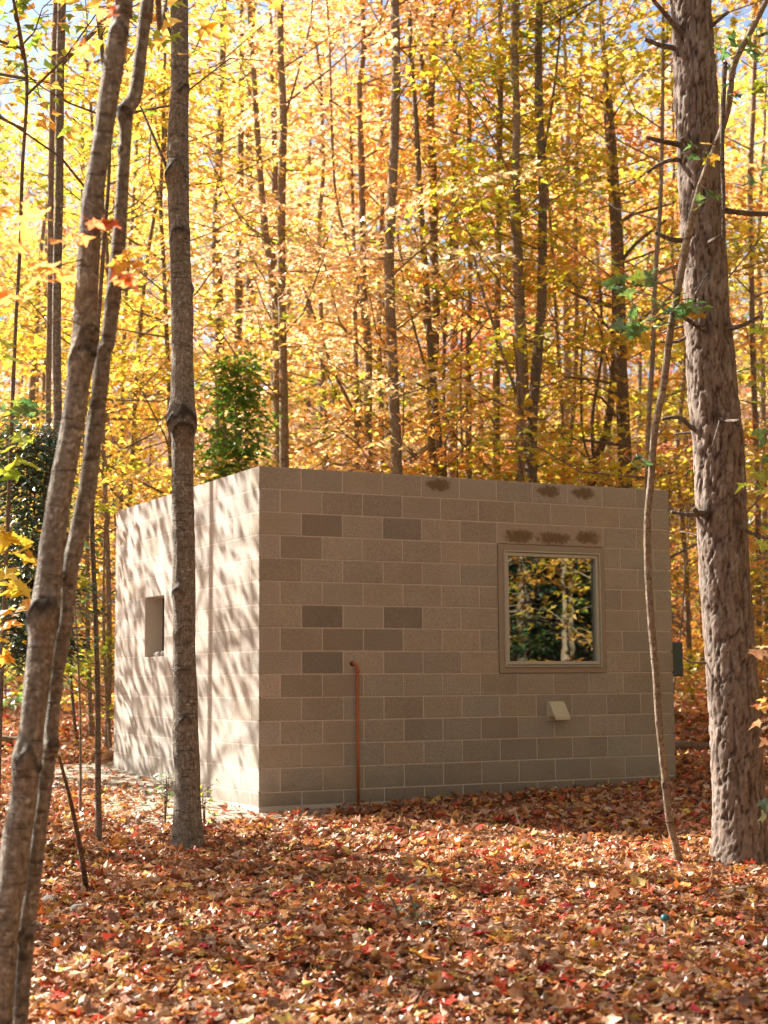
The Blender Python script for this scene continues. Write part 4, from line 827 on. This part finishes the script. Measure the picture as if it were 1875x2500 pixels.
for i, (Y, tr, colr, lab, ztop, ex) in enumerate(BG):
    wmax = max(t[2] for t in tr); b = BARK_D if ('dark' in lab or 'shaggy' in lab) else BARK2
    tree_from_trace(tr, Y, colr, lab, r, bark=b, ztop=ztop, crown=(3.4, ztop, 36 if wmax > 10 else 24, 58), extra=ex, seg=14 if wmax > 14 else 10, step=.06 if wmax > 14 else .1, rough=.08 if 'shaggy' in lab or 'knobbly' in lab else .06,
                    scars=[(z, FACE + r.normal(0, .5), .05, 'ring') for z in np.arange(2.8, 9, .55) + r.normal(0, .15, len(np.arange(2.8, 9, .55)))] if wmax > 14 else (), reach=(.35, 2.1), size=(.09, .15))

# ------------------------------------------------------------------ the wood around: eight kinds of maple, copied
def make_variant(i):
    rr = np.random.default_rng(500 + i); H = rr.uniform(12.5, 16); r0 = rr.uniform(.05, .10); n = 7
    bend = np.cumsum(rr.normal(0, .10, (n, 2)), 0) * np.linspace(0, 1, n)[:, None]
    pts = [np.array((bend[k, 0], bend[k, 1], -.15 + (H + .15) * k / (n - 1))) for k in range(n)]; rad = [r0 * (1.15, 1, .92, .8, .62, .4, .12)[k] for k in range(n)]
    tm = trunk_mesh(pts, rad, 10, .22, rr, .07, .2, [(z, rr.uniform(0, 6.28), .06, 'ring') for z in np.arange(1, 9, .7)])
    z0 = rr.uniform(2.2, 3.4) if i % 4 else 1.1
    (V, Fa, t), limbs = make_crown(axis_of(pts), z0, H, 40, 64, rr, reach=(.35, 2.4), size=(.09, .155), spray_r=.72, tilt=.36)
    return tm, limbs.mesh('branching', True), mesh_np('crown', V, Fa, False, {'tint': ('FACE', t)})
VAR = [make_variant(i) for i in range(8)]; LOW = (0, 4)
def make_hemlock(i):
    rr = np.random.default_rng(900 + i); H = 13; pts = [np.array((0, 0, z)) for z in (-.2, 3, 6, 9, 13)]
    tm = trunk_mesh(pts, [.13, .11, .09, .06, .02], 10, .3, rr, .06, .2)
    (V, Fa, t), limbs = make_crown(axis_of(pts), .5, H, 190, 70, rr, reach=(.3, 2.4), size=(.10, .16), kind='oval', spray_r=.6, up=.1, tilt=.6)
    return tm, limbs.mesh('branching', True), mesh_np('crown', V, Fa, False, {'tint': ('FACE', t)})
VAR += [make_hemlock(0)]
def make_young(i):
    rr = np.random.default_rng(950 + i); H = rr.uniform(3.2, 4.6); b = rr.normal(0, .12, (3, 2)); pts = [np.array((0, 0, -.1)), np.array((*b[0], H * .35)), np.array((*(b[0] + b[1]), H * .7)), np.array((*(b[0] + b[1] + b[2]), H))]
    tm = trunk_mesh(pts, [.022, .018, .013, .004], 7, .25, rr, .06)
    (V, Fa, t), limbs = make_crown(axis_of(pts), .45, H, 17, 40, rr, reach=(.2, 1.1), size=(.075, .125), spray_r=.42, tilt=.36)
    return tm, limbs.mesh('branching', True), mesh_np('crown', V, Fa, False, {'tint': ('FACE', t)})
VAR += [make_young(i) for i in range(3)]
for tm, lm, cm in VAR: tm.materials.append(BARK2); lm.materials.append(BARK2); cm.materials.append(LEAF['gold'])
LEAFWORD = {'gold': 'golden', 'yellow': 'lemon yellow', 'orange': 'orange', 'peach': 'pale peach', 'lime': 'yellow-green', 'red': 'red-orange', 'green': 'green', 'needle': 'dark needled'}
def zone(x, y):
    if y < -1: return 'opposite the cabin'
    if y < 19 and x < 0: return 'past the twin-stemmed maple'
    if y < 21 and x > 0: return 'facing the window'
    q = x / y
    if y > 46: return 'upslope ' + ('beyond the sunlit wall' if q < -.12 else 'behind the cabin' if q < .12 else 'beyond the pine')
    d = 'close' if y < 30 else 'farther'
    return d + ' behind the ' + ('twin-stemmed maple' if q < -.16 else 'sunlit wall' if q < -.06 else 'cabin roof' if q < .07 else 'window wall' if q < .15 else 'pine')
def plant(x, y, colour, var, scale, rz):
    root = thing('added_hemlock' if colour == 'needle' else 'maple_sapling' if var >= 9 else 'maple_tree', (x, y, gz(x, y)), rz); root.scale = (scale,) * 3
    dk = var % 3 == 0; kind_ = 'young understory maple' if var >= 9 else ('hemlock' if colour == 'needle' else ('dark-barked' if dk else 'brown-barked') + (' bushy low' if var in LOW else ' slim') + ' maple')
    lab = '%s with %s leaves %s' % (kind_, LEAFWORD[colour], zone(x, y)) if colour != 'needle' else 'dense dark hemlock, added to darken the window reflection, ' + zone(x, y)
    tag(root, lab, 'tree', lab + ', alike')
    tm, lm, cm = VAR[var]; o = obj('trunk', tm, None, root); mats_on_object(o, BARK_D if dk else BARK2)
    b_ = obj('branching', lm, None, root); o = obj('crown', cm, None, root); mats_on_object(o, LEAF[colour]); b_['kind'] = 'stuff'; o['kind'] = 'stuff'
def colour_at(x, y, q):
    u = x / y * 3394 / 829
    if y < 8: return ['green', 'lime', 'gold', 'yellow', 'gold'][int(q * 5)]
    if u < -.55: pool = ['gold', 'gold', 'lime', 'gold', 'lime', 'orange', 'orange', 'yellow']
    elif u < -.25: pool = ['gold', 'peach', 'lime', 'peach', 'orange', 'yellow', 'orange']
    elif u < .35: pool = ['gold', 'peach', 'gold', 'orange', 'peach', 'orange', 'red', 'peach', 'yellow', 'lime', 'peach']
    else: pool = ['gold', 'yellow', 'yellow', 'lime', 'red', 'gold', 'peach', 'lime']
    return pool[int(q * len(pool))]
def scatter(n, area, dmin, seed, taken):
    rr = np.random.default_rng(seed); out = []; tries = 0
    while len(out) < n and tries < 8000:
        tries += 1; x, y = area(rr)
        if x is None or (-20 < x < -6 and 12 < y < 27) or (-14 < x < -3 and 4 < y < 17.5) or (-7 < x < 6 and 0 < y < 12): continue
        if all((x - a) ** 2 + (y - b) ** 2 > dmin ** 2 for a, b in taken): out.append((x, y)); taken.append((x, y))
    return out
taken = [(0, 0)]
def a_back(rr):
    y = 20.5 + 48 * rr.random() ** 1.35; x = rr.uniform(-1, 1) * (.26 * y + 5)
    return (None, None) if in_cabin(x, y, 1.8) or (y < 24 and abs(x) < .25 * y and rr.random() < .6) else (x, y)
def a_left(rr):
    y = rr.uniform(3, 24); x = -(.25 * y + rr.uniform(1.6, 12)); return x, y
def a_right(rr):
    y = rr.uniform(-2, 22); x = .25 * max(y, 2) + rr.uniform(2.2, 13); return x, y
def a_rear(rr): return rr.uniform(-14, 14), rr.uniform(-20, -3)
rq = np.random.default_rng(77)
for x, y, col, var, sc in ((-6.3, 19.3, 'gold', 2, .95), (-7.2, 13.5, 'yellow', 2, 1.0), (-6.9, 19.9, 'lime', 5, .9), (-4.6, 9.9, 'gold', 3, .9), (-8.2, 12.2, 'orange', 6, 1.0), (-6.1, 17.5, 'gold', 1, .95), (-8.9, 14.9, 'orange', 3, 1.0)):  # maples added beside the frame to throw dappled shade on wall and ground
    taken.append((x, y)); plant(x, y, col, var, sc, rq.uniform(0, 6.28))
# the trees the window looks out on; hemlocks added to darken its reflection
for t, o, col, var, sc in ((6.2, 1.0, 'gold', 0, .8), (7.6, -1.1, 'lime', 4, .8), (8.8, .2, 'yellow', 4, .9), (11, 1.6, 'green', 0, .9), (11.5, -1.8, 'gold', 0, 1), (13, .3, 'gold', 4, 1), (14.5, -2.6, 'yellow', 0, 1), (16, 1.9, 'needle', 8, 1), (17.5, -.6, 'needle', 8, 1.1), (18, -3.4, 'needle', 8, 1), (20, 4.2, 'needle', 8, 1.2), (21, 1.2, 'needle', 8, 1.2), (23, -1.8, 'needle', 8, 1.3), (24, -5, 'needle', 8, 1.2), (27, .5, 'needle', 8, 1.3), (27, 4.5, 'needle', 8, 1.4), (31, -4, 'needle', 8, 1.4), (32, 0, 'needle', 8, 1.4), (30, 8, 'needle', 8, 1.4), (34, 4, 'needle', 8, 1.4), (15, 5, 'gold', 0, 1), (19, -6, 'needle', 8, 1.1)):
    x, y = 1.6 + .875 * t + .487 * o, 14.9 - .487 * t + .875 * o; taken.append((x, y)); plant(x, y, col, var, sc, rq.uniform(0, 6.28))
def a_far(rr):
    y = rr.uniform(46, 78); return rr.uniform(-1, 1) * (.25 * y + 3), y
def a_low(rr):
    y = rr.uniform(17.5, 36); x = rr.uniform(-1, 1) * (.25 * y + 1.5)
    if in_cabin(x, y, .9) or (y < 19 and -3.2 < x < 3.4): return None, None
    return (x, y) if (x / y < -.12 or x / y > .1 or rr.random() < .3) else (None, None)
for x, y in scatter(50, a_low, .8, 6, taken): plant(x, y, ['yellow', 'lime', 'gold', 'lime', 'yellow', 'green', 'orange'][int(rq.integers(0, 7))], int(rq.integers(9, 12)), rq.uniform(.75, 1.15), rq.uniform(0, 6.28))
for x, y in scatter(60, a_far, 1.6, 5, taken): plant(x, y, ['peach', 'gold', 'orange', 'yellow', 'peach', 'lime'][int(rq.integers(0, 6))], int(rq.integers(0, 8)), rq.uniform(1.2, 1.6), rq.uniform(0, 6.28))
for area, n, dm, sd in ((a_back, 72, 1.5, 1), (a_left, 10, 1.8, 2), (a_right, 30, 1.9, 3), (a_rear, 26, 2.2, 4)):
    for x, y in scatter(n, area, dm, sd, taken):
        plant(x, y, colour_at(x, y, rq.random()), int(rq.integers(0, 8)), rq.uniform(.85, 1.2), rq.uniform(0, 6.28))

# ------------------------------------------------------------------ bushes
def bush(name, u, v_top, v_bot, w, Y, colour, label, n, size, kind, sprays, cat='bush', sr=.22):
    c = at(u, v_bot, Y); base = np.array((c[0], c[1], gz(c[0], c[1]))); zt = at(u, v_top, Y)[2] - base[2]; zb = min(max(.15, c[2] - base[2]), zt * .5); hw = px(w, Y) / 2
    root = thing(name, base); tag(root, label, cat)
    s = Soup()
    for k in range(5):
        a = r.uniform(0, 6.28); twig(s, [(0, 0, -.05), (math.cos(a) * hw * .3, math.sin(a) * hw * .3, zt * .5), (math.cos(a) * hw * .6, math.sin(a) * hw * .6, zt * r.uniform(.8, .97))], min(.018, zt * .014), min(.004, zt * .006))
    obj('stem', s.mesh('stem', True), TWIGM, root)
    (V, Fa, t), limbs = make_crown(lambda z: np.array((0, 0, z)), zb, zt, sprays, n, r, reach=(min(.05, hw * .3), hw * 1.25), size=size, kind=kind, spray_r=sr, tilt=.7, taper=.75, dens_pow=1.25)
    obj('branching', limbs.mesh('branching', True), TWIGM, root); obj('crown', mesh_np('crown', V, Fa, False, {'tint': ('FACE', t)}), LEAF[colour], root)
bush('green_bush', 508, 780, 1015, 150, 19.8, 'bush', 'dense dark green bush rising behind the cabin roof corner', 36, (.055, .10), 'simple', 115, sr=.3)
bush('evergreen_shrub', 70, 930, 1420, 120, 11.3, 'dark', 'glossy dark evergreen shrub behind the twin-stemmed maple', 42, (.045, .075), 'oval', 130, 'shrub')
bush('leafy_plant', 357, 1672, 1720, 30, 12.9, 'green', 'small ferny green plant at the foot of the sunlit wall', 10, (.035, .06), 'oval', 6, 'plant', sr=.1)
bush('leafy_plant', 893, 1985, 2008, 40, float(on_ground(893, 2008)[1]), 'dark', 'tiny dark green seedling beside the broken twigs in the leaf carpet', 5, (.03, .05), 'simple', 4, 'plant', sr=.05)
bush('leafy_plant', 442, 1695, 1735, 24, 12.6, 'lime', 'small yellow-green seedling beside the straight dark maple by the wall', 7, (.045, .07), 'simple', 5, 'plant', sr=.08)

# ------------------------------------------------------------------ leaf litter
def bare(x, y):
    """sandy strip along the sunlit wall and round the near corner: 0 leaf-covered .. 1 bare"""
    a = (x - NC[0]) * DR[0] + (y - NC[1]) * DR[1]; b = (x - NC[0]) * DL[0] + (y - NC[1]) * DL[1]
    d = np.where(b > 0, -a, np.hypot(a * .55, b * 1.25)); d = np.where((a > 0) & (b <= 0), np.hypot(a * .85, b * 1.15), d); d = np.where((a > .2) & (b > 0), 9.0, d)
    return np.clip(1.45 - d / (.85 + .25 * np.sin(b * 2.3) + .12 * np.sin(a * 5)), 0, 1) * (b < LL + .6)
def litter(n, area, kind, size, seed, name, curl):
    rr = np.random.default_rng(seed); x, y = area(rr, n)
    k = ~in_cabin(x, y, .02) & (rr.random(len(x)) > bare(x, y) * .90); x, y = x[k], y[k]; n = len(x)
    P = np.stack([x, y, ground_z(x, y) + rr.uniform(.0, .035, n) + .01], -1)
    a = rr.uniform(0, 6.28, n); H = np.stack([np.cos(a), np.sin(a), rr.normal(0, .3, n)], -1); Nn = np.stack([rr.normal(0, .42, n), rr.normal(0, .42, n), np.ones(n)], -1)
    s = rr.uniform(size[0], size[1], n) * rr.choice([.7, .85, 1, 1.15], n)
    t = rr.random(n); st = rr.uniform(.5, 1.0, n); sp = Soup()
    for kd, m in (((kind, np.ones(n, bool)),) if kind == 'simple' else (('maple', rr.random(n) < .42), ('crumple', None))):
        if m is None: m = ~last
        last = m; V, Fa, kf = leaves_np(P[m], H[m], Nn[m], s[m], kd, rr, curl, st[m]); sp.add(V, Fa, np.repeat(t[m], kf))
    o = obj(name, sp.mesh(name), LITTER)
    o['kind'] = 'stuff'; return o
def ar(y0, y1, mg, p=1.0):
    def f(rr, n): 
        y = y0 + (y1 - y0) * rr.random(n) ** p; return rr.uniform(-1, 1, n) * (.25 * y + mg), y
    return f
tag(litter(34000, ar(4.6, 11.0, 1.3), 'maple', (.05, .092), 21, 'leaf_litter', .4), 'carpet of fallen brown and red maple leaves before the cabin', 'leaf litter')
tag(litter(44000, ar(11.0, 18.5, 2.0), 'maple', (.055, .10), 22, 'leaf_litter', .4), 'fallen maple leaves spread round the cabin walls', 'leaf litter')
tag(litter(46000, ar(18.5, 48, 4.0), 'simple', (.11, .18), 23, 'leaf_litter', .3), 'sunlit fallen leaves on the slope behind the cabin', 'leaf litter')
def build_soil():
    g = 46; aa, bb = np.meshgrid(np.linspace(-1.4, 1.6, g), np.linspace(-1.4, LL + .8, g * 2)); X = NC[0] + DR[0] * aa + DL[0] * bb; Yv = NC[1] + DR[1] * aa + DL[1] * bb
    m = bare(X, Yv); Z = ground_z(X, Yv) + np.minimum(m - .28, .5) * .045 + .012 * (fbm(aa * 6, bb * 6, 4) - .45) * 2 - .006
    V = np.stack([X, Yv, Z], -1).reshape(-1, 3); i = (np.arange(2 * g - 1)[:, None] * g + np.arange(g - 1)[None, :]).reshape(-1); Q = np.stack([i, i + 1, i + g + 1, i + g], -1)
    Q = Q[m.reshape(-1)[Q].max(1) > .1]; o = obj('bare_soil', mesh_np('bare_soil', V, Q, True), SOIL); o['kind'] = 'structure'
build_soil()

# the largest fallen leaves, one by one
FL = {'crimson': ((.42, .03, .03), 'bright crimson maple leaf lying on the leaf carpet'), 'scarlet': ((.60, .10, .04), 'scarlet-orange maple leaf lying on the leaf carpet'), 'tan': ((.42, .27, .17), 'dry pale tan curled leaf lying on the leaf carpet'),
      'brown': ((.22, .105, .06), 'dull brown maple leaf lying on the leaf carpet'), 'amber': ((.58, .30, .05), 'amber yellow maple leaf lying on the leaf carpet'), 'rose': ((.48, .24, .19), 'faded rose-pink leaf lying underside up on the leaf carpet'), 'green': ((.14, .20, .05), 'fallen leaf still green lying on the leaf carpet')}
def fallen():
    rr = np.random.default_rng(31); meshes = []
    mats = {k: leaf_mat('fallen_' + k, [(0, c), (1, tuple(x * .8 for x in c))], trans=.2, gloss=.05, hue=.02, val=.15, tcol=1.0) for k, (c, _) in FL.items()}
    for i in range(9):
        me = make_leaf_mesh(np.random.default_rng(300 + i), .30, 'fallen_leaf', i / 9); meshes.append(me); me.materials.append(mats['brown'])
    keys = ['crimson'] * 3 + ['scarlet'] * 4 + ['tan'] * 6 + ['brown'] * 6 + ['amber'] * 3 + ['rose'] * 4 + ['green']
    for i in range(280):
        y = 6.2 + 3.4 * rr.random() ** 1.3; x = rr.uniform(-1, 1) * .25 * y; k = keys[int(rr.integers(0, len(keys)))]
        o = obj('fallen_leaf', meshes[int(rr.integers(0, 9))], None, None); mats_on_object(o, mats[k])
        o.location = (x, y, gz(x, y) + .045); o.rotation_euler = (rr.normal(0, .3), rr.normal(0, .3), rr.uniform(0, 6.28)); s = rr.uniform(.06, .10); o.scale = (s * rr.uniform(.7, 1), s, s)
        tag(o, FL[k][1], 'leaf', k + ' fallen leaves on the forest floor')
fallen()

# ------------------------------------------------------------------ small things
def rock(u, v, w, h, label, seed, name='rock', dz=0.0, p=None, mat=None):
    c = on_ground(u, v) if p is None else np.array(p); Y = c[1]; bm = bmesh.new(); bmesh.ops.create_icosphere(bm, subdivisions=3, radius=1.0); rr = np.random.default_rng(seed)
    for vv in bm.verts:
        q = np.array(vv.co); k = 1 + .35 * (float(fbm(np.array(q[0] * 1.5 + seed), np.array(q[1] * 1.5 + q[2] * 2.1), seed)) - .45)
        q = np.sign(q) * np.abs(q) ** .75 * k; vv.co = (q[0] * px(w, Y) / 2, q[1] * px(w, Y) / 2 * .8, q[2] * px(h, Y) / 2)
    o = obj(name, bm_mesh(name, bm, False), mat or ROCK); o.location = (c[0], c[1], c[2] + dz + px(h, Y) * .18); o.rotation_euler = (0, 0, rr.uniform(0, 6)); tag(o, label, 'rock'); return o
rock(168, 1972, 34, 26, 'pale angular stone in the leaves near the twin-stemmed maple', 3)
rock(107, 1950, 42, 22, 'flat grey stone touching the twin-stemmed maple', 5)
rock(78, 2015, 24, 34, 'upright grey stone half hidden by the twin-stemmed maple', 8)
rock(303, 1868, 18, 10, 'small grey stone left of the straight dark maple', 9)
rock(435, 1870, 22, 8, 'flat stone at the foot of the straight dark maple', 12)
for i, (s_, w_) in enumerate(((2.50, .05), (2.62, .075), (2.74, .06), (2.86, .05))):
    p = cab_pt(.05 + .02 * (i % 2), s_, 1.405); rock(0, 0, w_ / px(1, p[1]), w_ * .8 / px(1, p[1]), ['little round pebble on the sill of the wall slot', 'larger pale pebble on the sill of the wall slot', 'flat pebble on the sill of the wall slot', 'dark pebble on the sill of the wall slot'][i], 20 + i, 'pebble', .008, p)
def log(u0, v0, u1, v1, w, label, name='fallen_log', mat=None, sink=.3, rot=0.0, seg=18):
    a, b = on_ground(u0, v0), on_ground(u1, v1); rd = px(w, a[1]) / 2
    a[2] += rd * (1 - sink); b[2] += rd * (1 - sink); n = 14; t = np.linspace(0, 1, n)[:, None]; P = a * (1 - t) + b * t
    P[:, 2] += .02 * np.sin(t[:, 0] * 5); org = (a + b) / 2
    me = trunk_mesh(P - org, np.full(n, rd), seg, .06, r, .08); o = obj(name, me, mat or BARK_D); o.location = org; tag(o, label, 'log' if 'log' in name else 'stick'); return o
log(1440, 1628, 1530, 1622, 26, 'sawn log lying behind the end of the cabin')
log(-60, 1612, 48, 1608, 24, 'mossy log lying beyond the twin-stemmed maple')
log(190, 1893, 262, 1885, 7, 'thin pale stick lying among the leaves near the leaning dead stem', 'fallen_stick', DEADWOOD)
log(290, 1882, 350, 1862, 9, 'dark rotten stick lying left of the straight dark maple', 'fallen_stick', BARK_D)
log(205, 2080, 330, 2100, 6, 'dark curved stick half buried in the leaf carpet', 'fallen_stick', BARK_D)
log(100, 1900, 160, 1868, 7, 'bent twig lying beside the twin-stemmed maple', 'fallen_stick', BARK_D)
log(995, 2022, 1065, 1972, 8, 'brown stick lying aslant in the leaf carpet', 'fallen_stick', DEADWOOD)
log(1165, 1892, 1205, 1898, 9, 'short dark branch piece in the shaded leaves', 'fallen_stick', BARK_D)
log(715, 2105, 860, 2135, 5, 'long thin curved twig on the leaf carpet', 'fallen_stick', BARK_D)
log(520, 1795, 600, 1802, 5, 'weathered twig on the bare sandy strip by the corner', 'fallen_stick', DEADWOOD)
def stick_up(uvs, w, label, dy=0.0, mat=None, name='broken_twig'):
    b = on_ground(*uvs[0]); pts = [at(u, v, b[1] + dy * i) - b for i, (u, v) in enumerate(uvs)]; pts[0][2] -= .04
    s = Soup(); twig(s, pts, px(w, b[1]) / 2, px(w, b[1]) / 5); o = obj(name, s.mesh(name, True), mat or TWIGM); o.location = b; tag(o, label, 'twig')
stick_up([(872, 2000), (856, 1962), (840, 1932)], 11, 'dark broken twig poking out of the leaves')
stick_up([(905, 1985), (893, 1958), (884, 1930)], 6, 'thinner reddish twig poking up beside a dark broken twig')
stick_up([(1126, 1790), (1118, 1772), (1113, 1750)], 4, 'pale thin stem sticking up from the sunlit leaves', mat=STAKE)
stick_up([(188, 1918), (178, 1860), (165, 1790), (150, 1720), (137, 1670), (128, 1635)], 13, 'leaning dead stem propped against the twin-stemmed maple', -.35, DEADWOOD, 'leaning_pole')
stick_up([(1632, 1880), (1642, 1850), (1660, 1815), (1690, 1750)], 15, 'leaning dead limb at the foot of the pine', .1, DEADWOOD, 'dead_limb')
stick_up([(795, 1748), (799, 1732), (803, 1718)], 3, 'dry weed stalk against the block wall near the copper pipe')
stick_up([(868, 1744), (871, 1730), (872, 1715)], 3, 'dry weed stalk against the block wall between pipe and window')
def marker():
    b = on_ground(1438, 2032); h = at(1438, 1985, b[1])[2] - b[2]; root = thing('garden_stake', b); tag(root, 'small teal dome-capped stake standing in the leaves', 'stake')
    s = Soup(); s.add(*tube_np([(0, 0, -.08), (0, 0, h + .01)], [px(9, b[1]) / 2, px(7, b[1]) / 2], 12)); obj('post', s.mesh('post', True), STAKE, root)
    t = np.linspace(0, 1, 9); R0 = px(22, b[1]) / 2; P = np.stack([t * 0, t * 0, h - .004 + R0 * 1.15 * np.sin(t * math.pi / 2)], -1); rd = R0 * np.cos(t * math.pi / 2 * .97)
    s = Soup(); s.add(*tube_np(P, rd, 20)); obj('cap', s.mesh('cap', True), TEAL, root)
marker()
def ribbon():
    Y = 17.6; pts = [at(u, v, Y) for u, v in ((1440, 1600), (1455, 1490), (1466, 1405), (1476, 1300), (1484, 1190), (1492, 1100))]; b = pts[0].copy(); b[2] = gz(b[0], b[1]) - .05
    org = np.array((b[0], b[1], gz(b[0], b[1]))); root = thing('maple_seedling', org); tag(root, 'leaning whip between cabin end and pine, carrying pink tape', 'sapling')
    s = Soup(); twig(s, local([b] + pts, org), .014, .006); obj('stem', s.mesh('stem', True), BARK2, root)
    c = at(1466, 1385, Y); rb = thing('flagging_tape', c); tag(rb, 'bright pink flagging tape knotted round a thin stem', 'ribbon')
    s = Soup(); s.add(*tube_np([(0, 0, -.02), (0, 0, .02)], [.02, .02], 10)); obj('knot', s.mesh('knot', True), PINK, rb)
    for k in range(3):
        a = 2.0 * k + .4; d = np.array((math.cos(a), math.sin(a), 0)); w = np.array((-d[1], d[0], 0)) * .011
        q = [np.array((0, 0, 0)), d * .03 + (0, 0, -.03), d * .035 + (0, 0, -.09), d * .05 + (0, 0, -.13)]; V = []
        for p in q: V += [p - w, p + w]
        V += [v + np.array((.0008, .0008, 0)) for v in V]
        s = Soup(); s.add(V, [(2 * i, 2 * i + 1, 2 * i + 3, 2 * i + 2) for i in range(3)] + [(8 + 2 * i, 8 + 2 * i + 2, 8 + 2 * i + 3, 8 + 2 * i + 1) for i in range(3)]); obj('tail', s.mesh('tail'), PINK, rb)
ribbon()
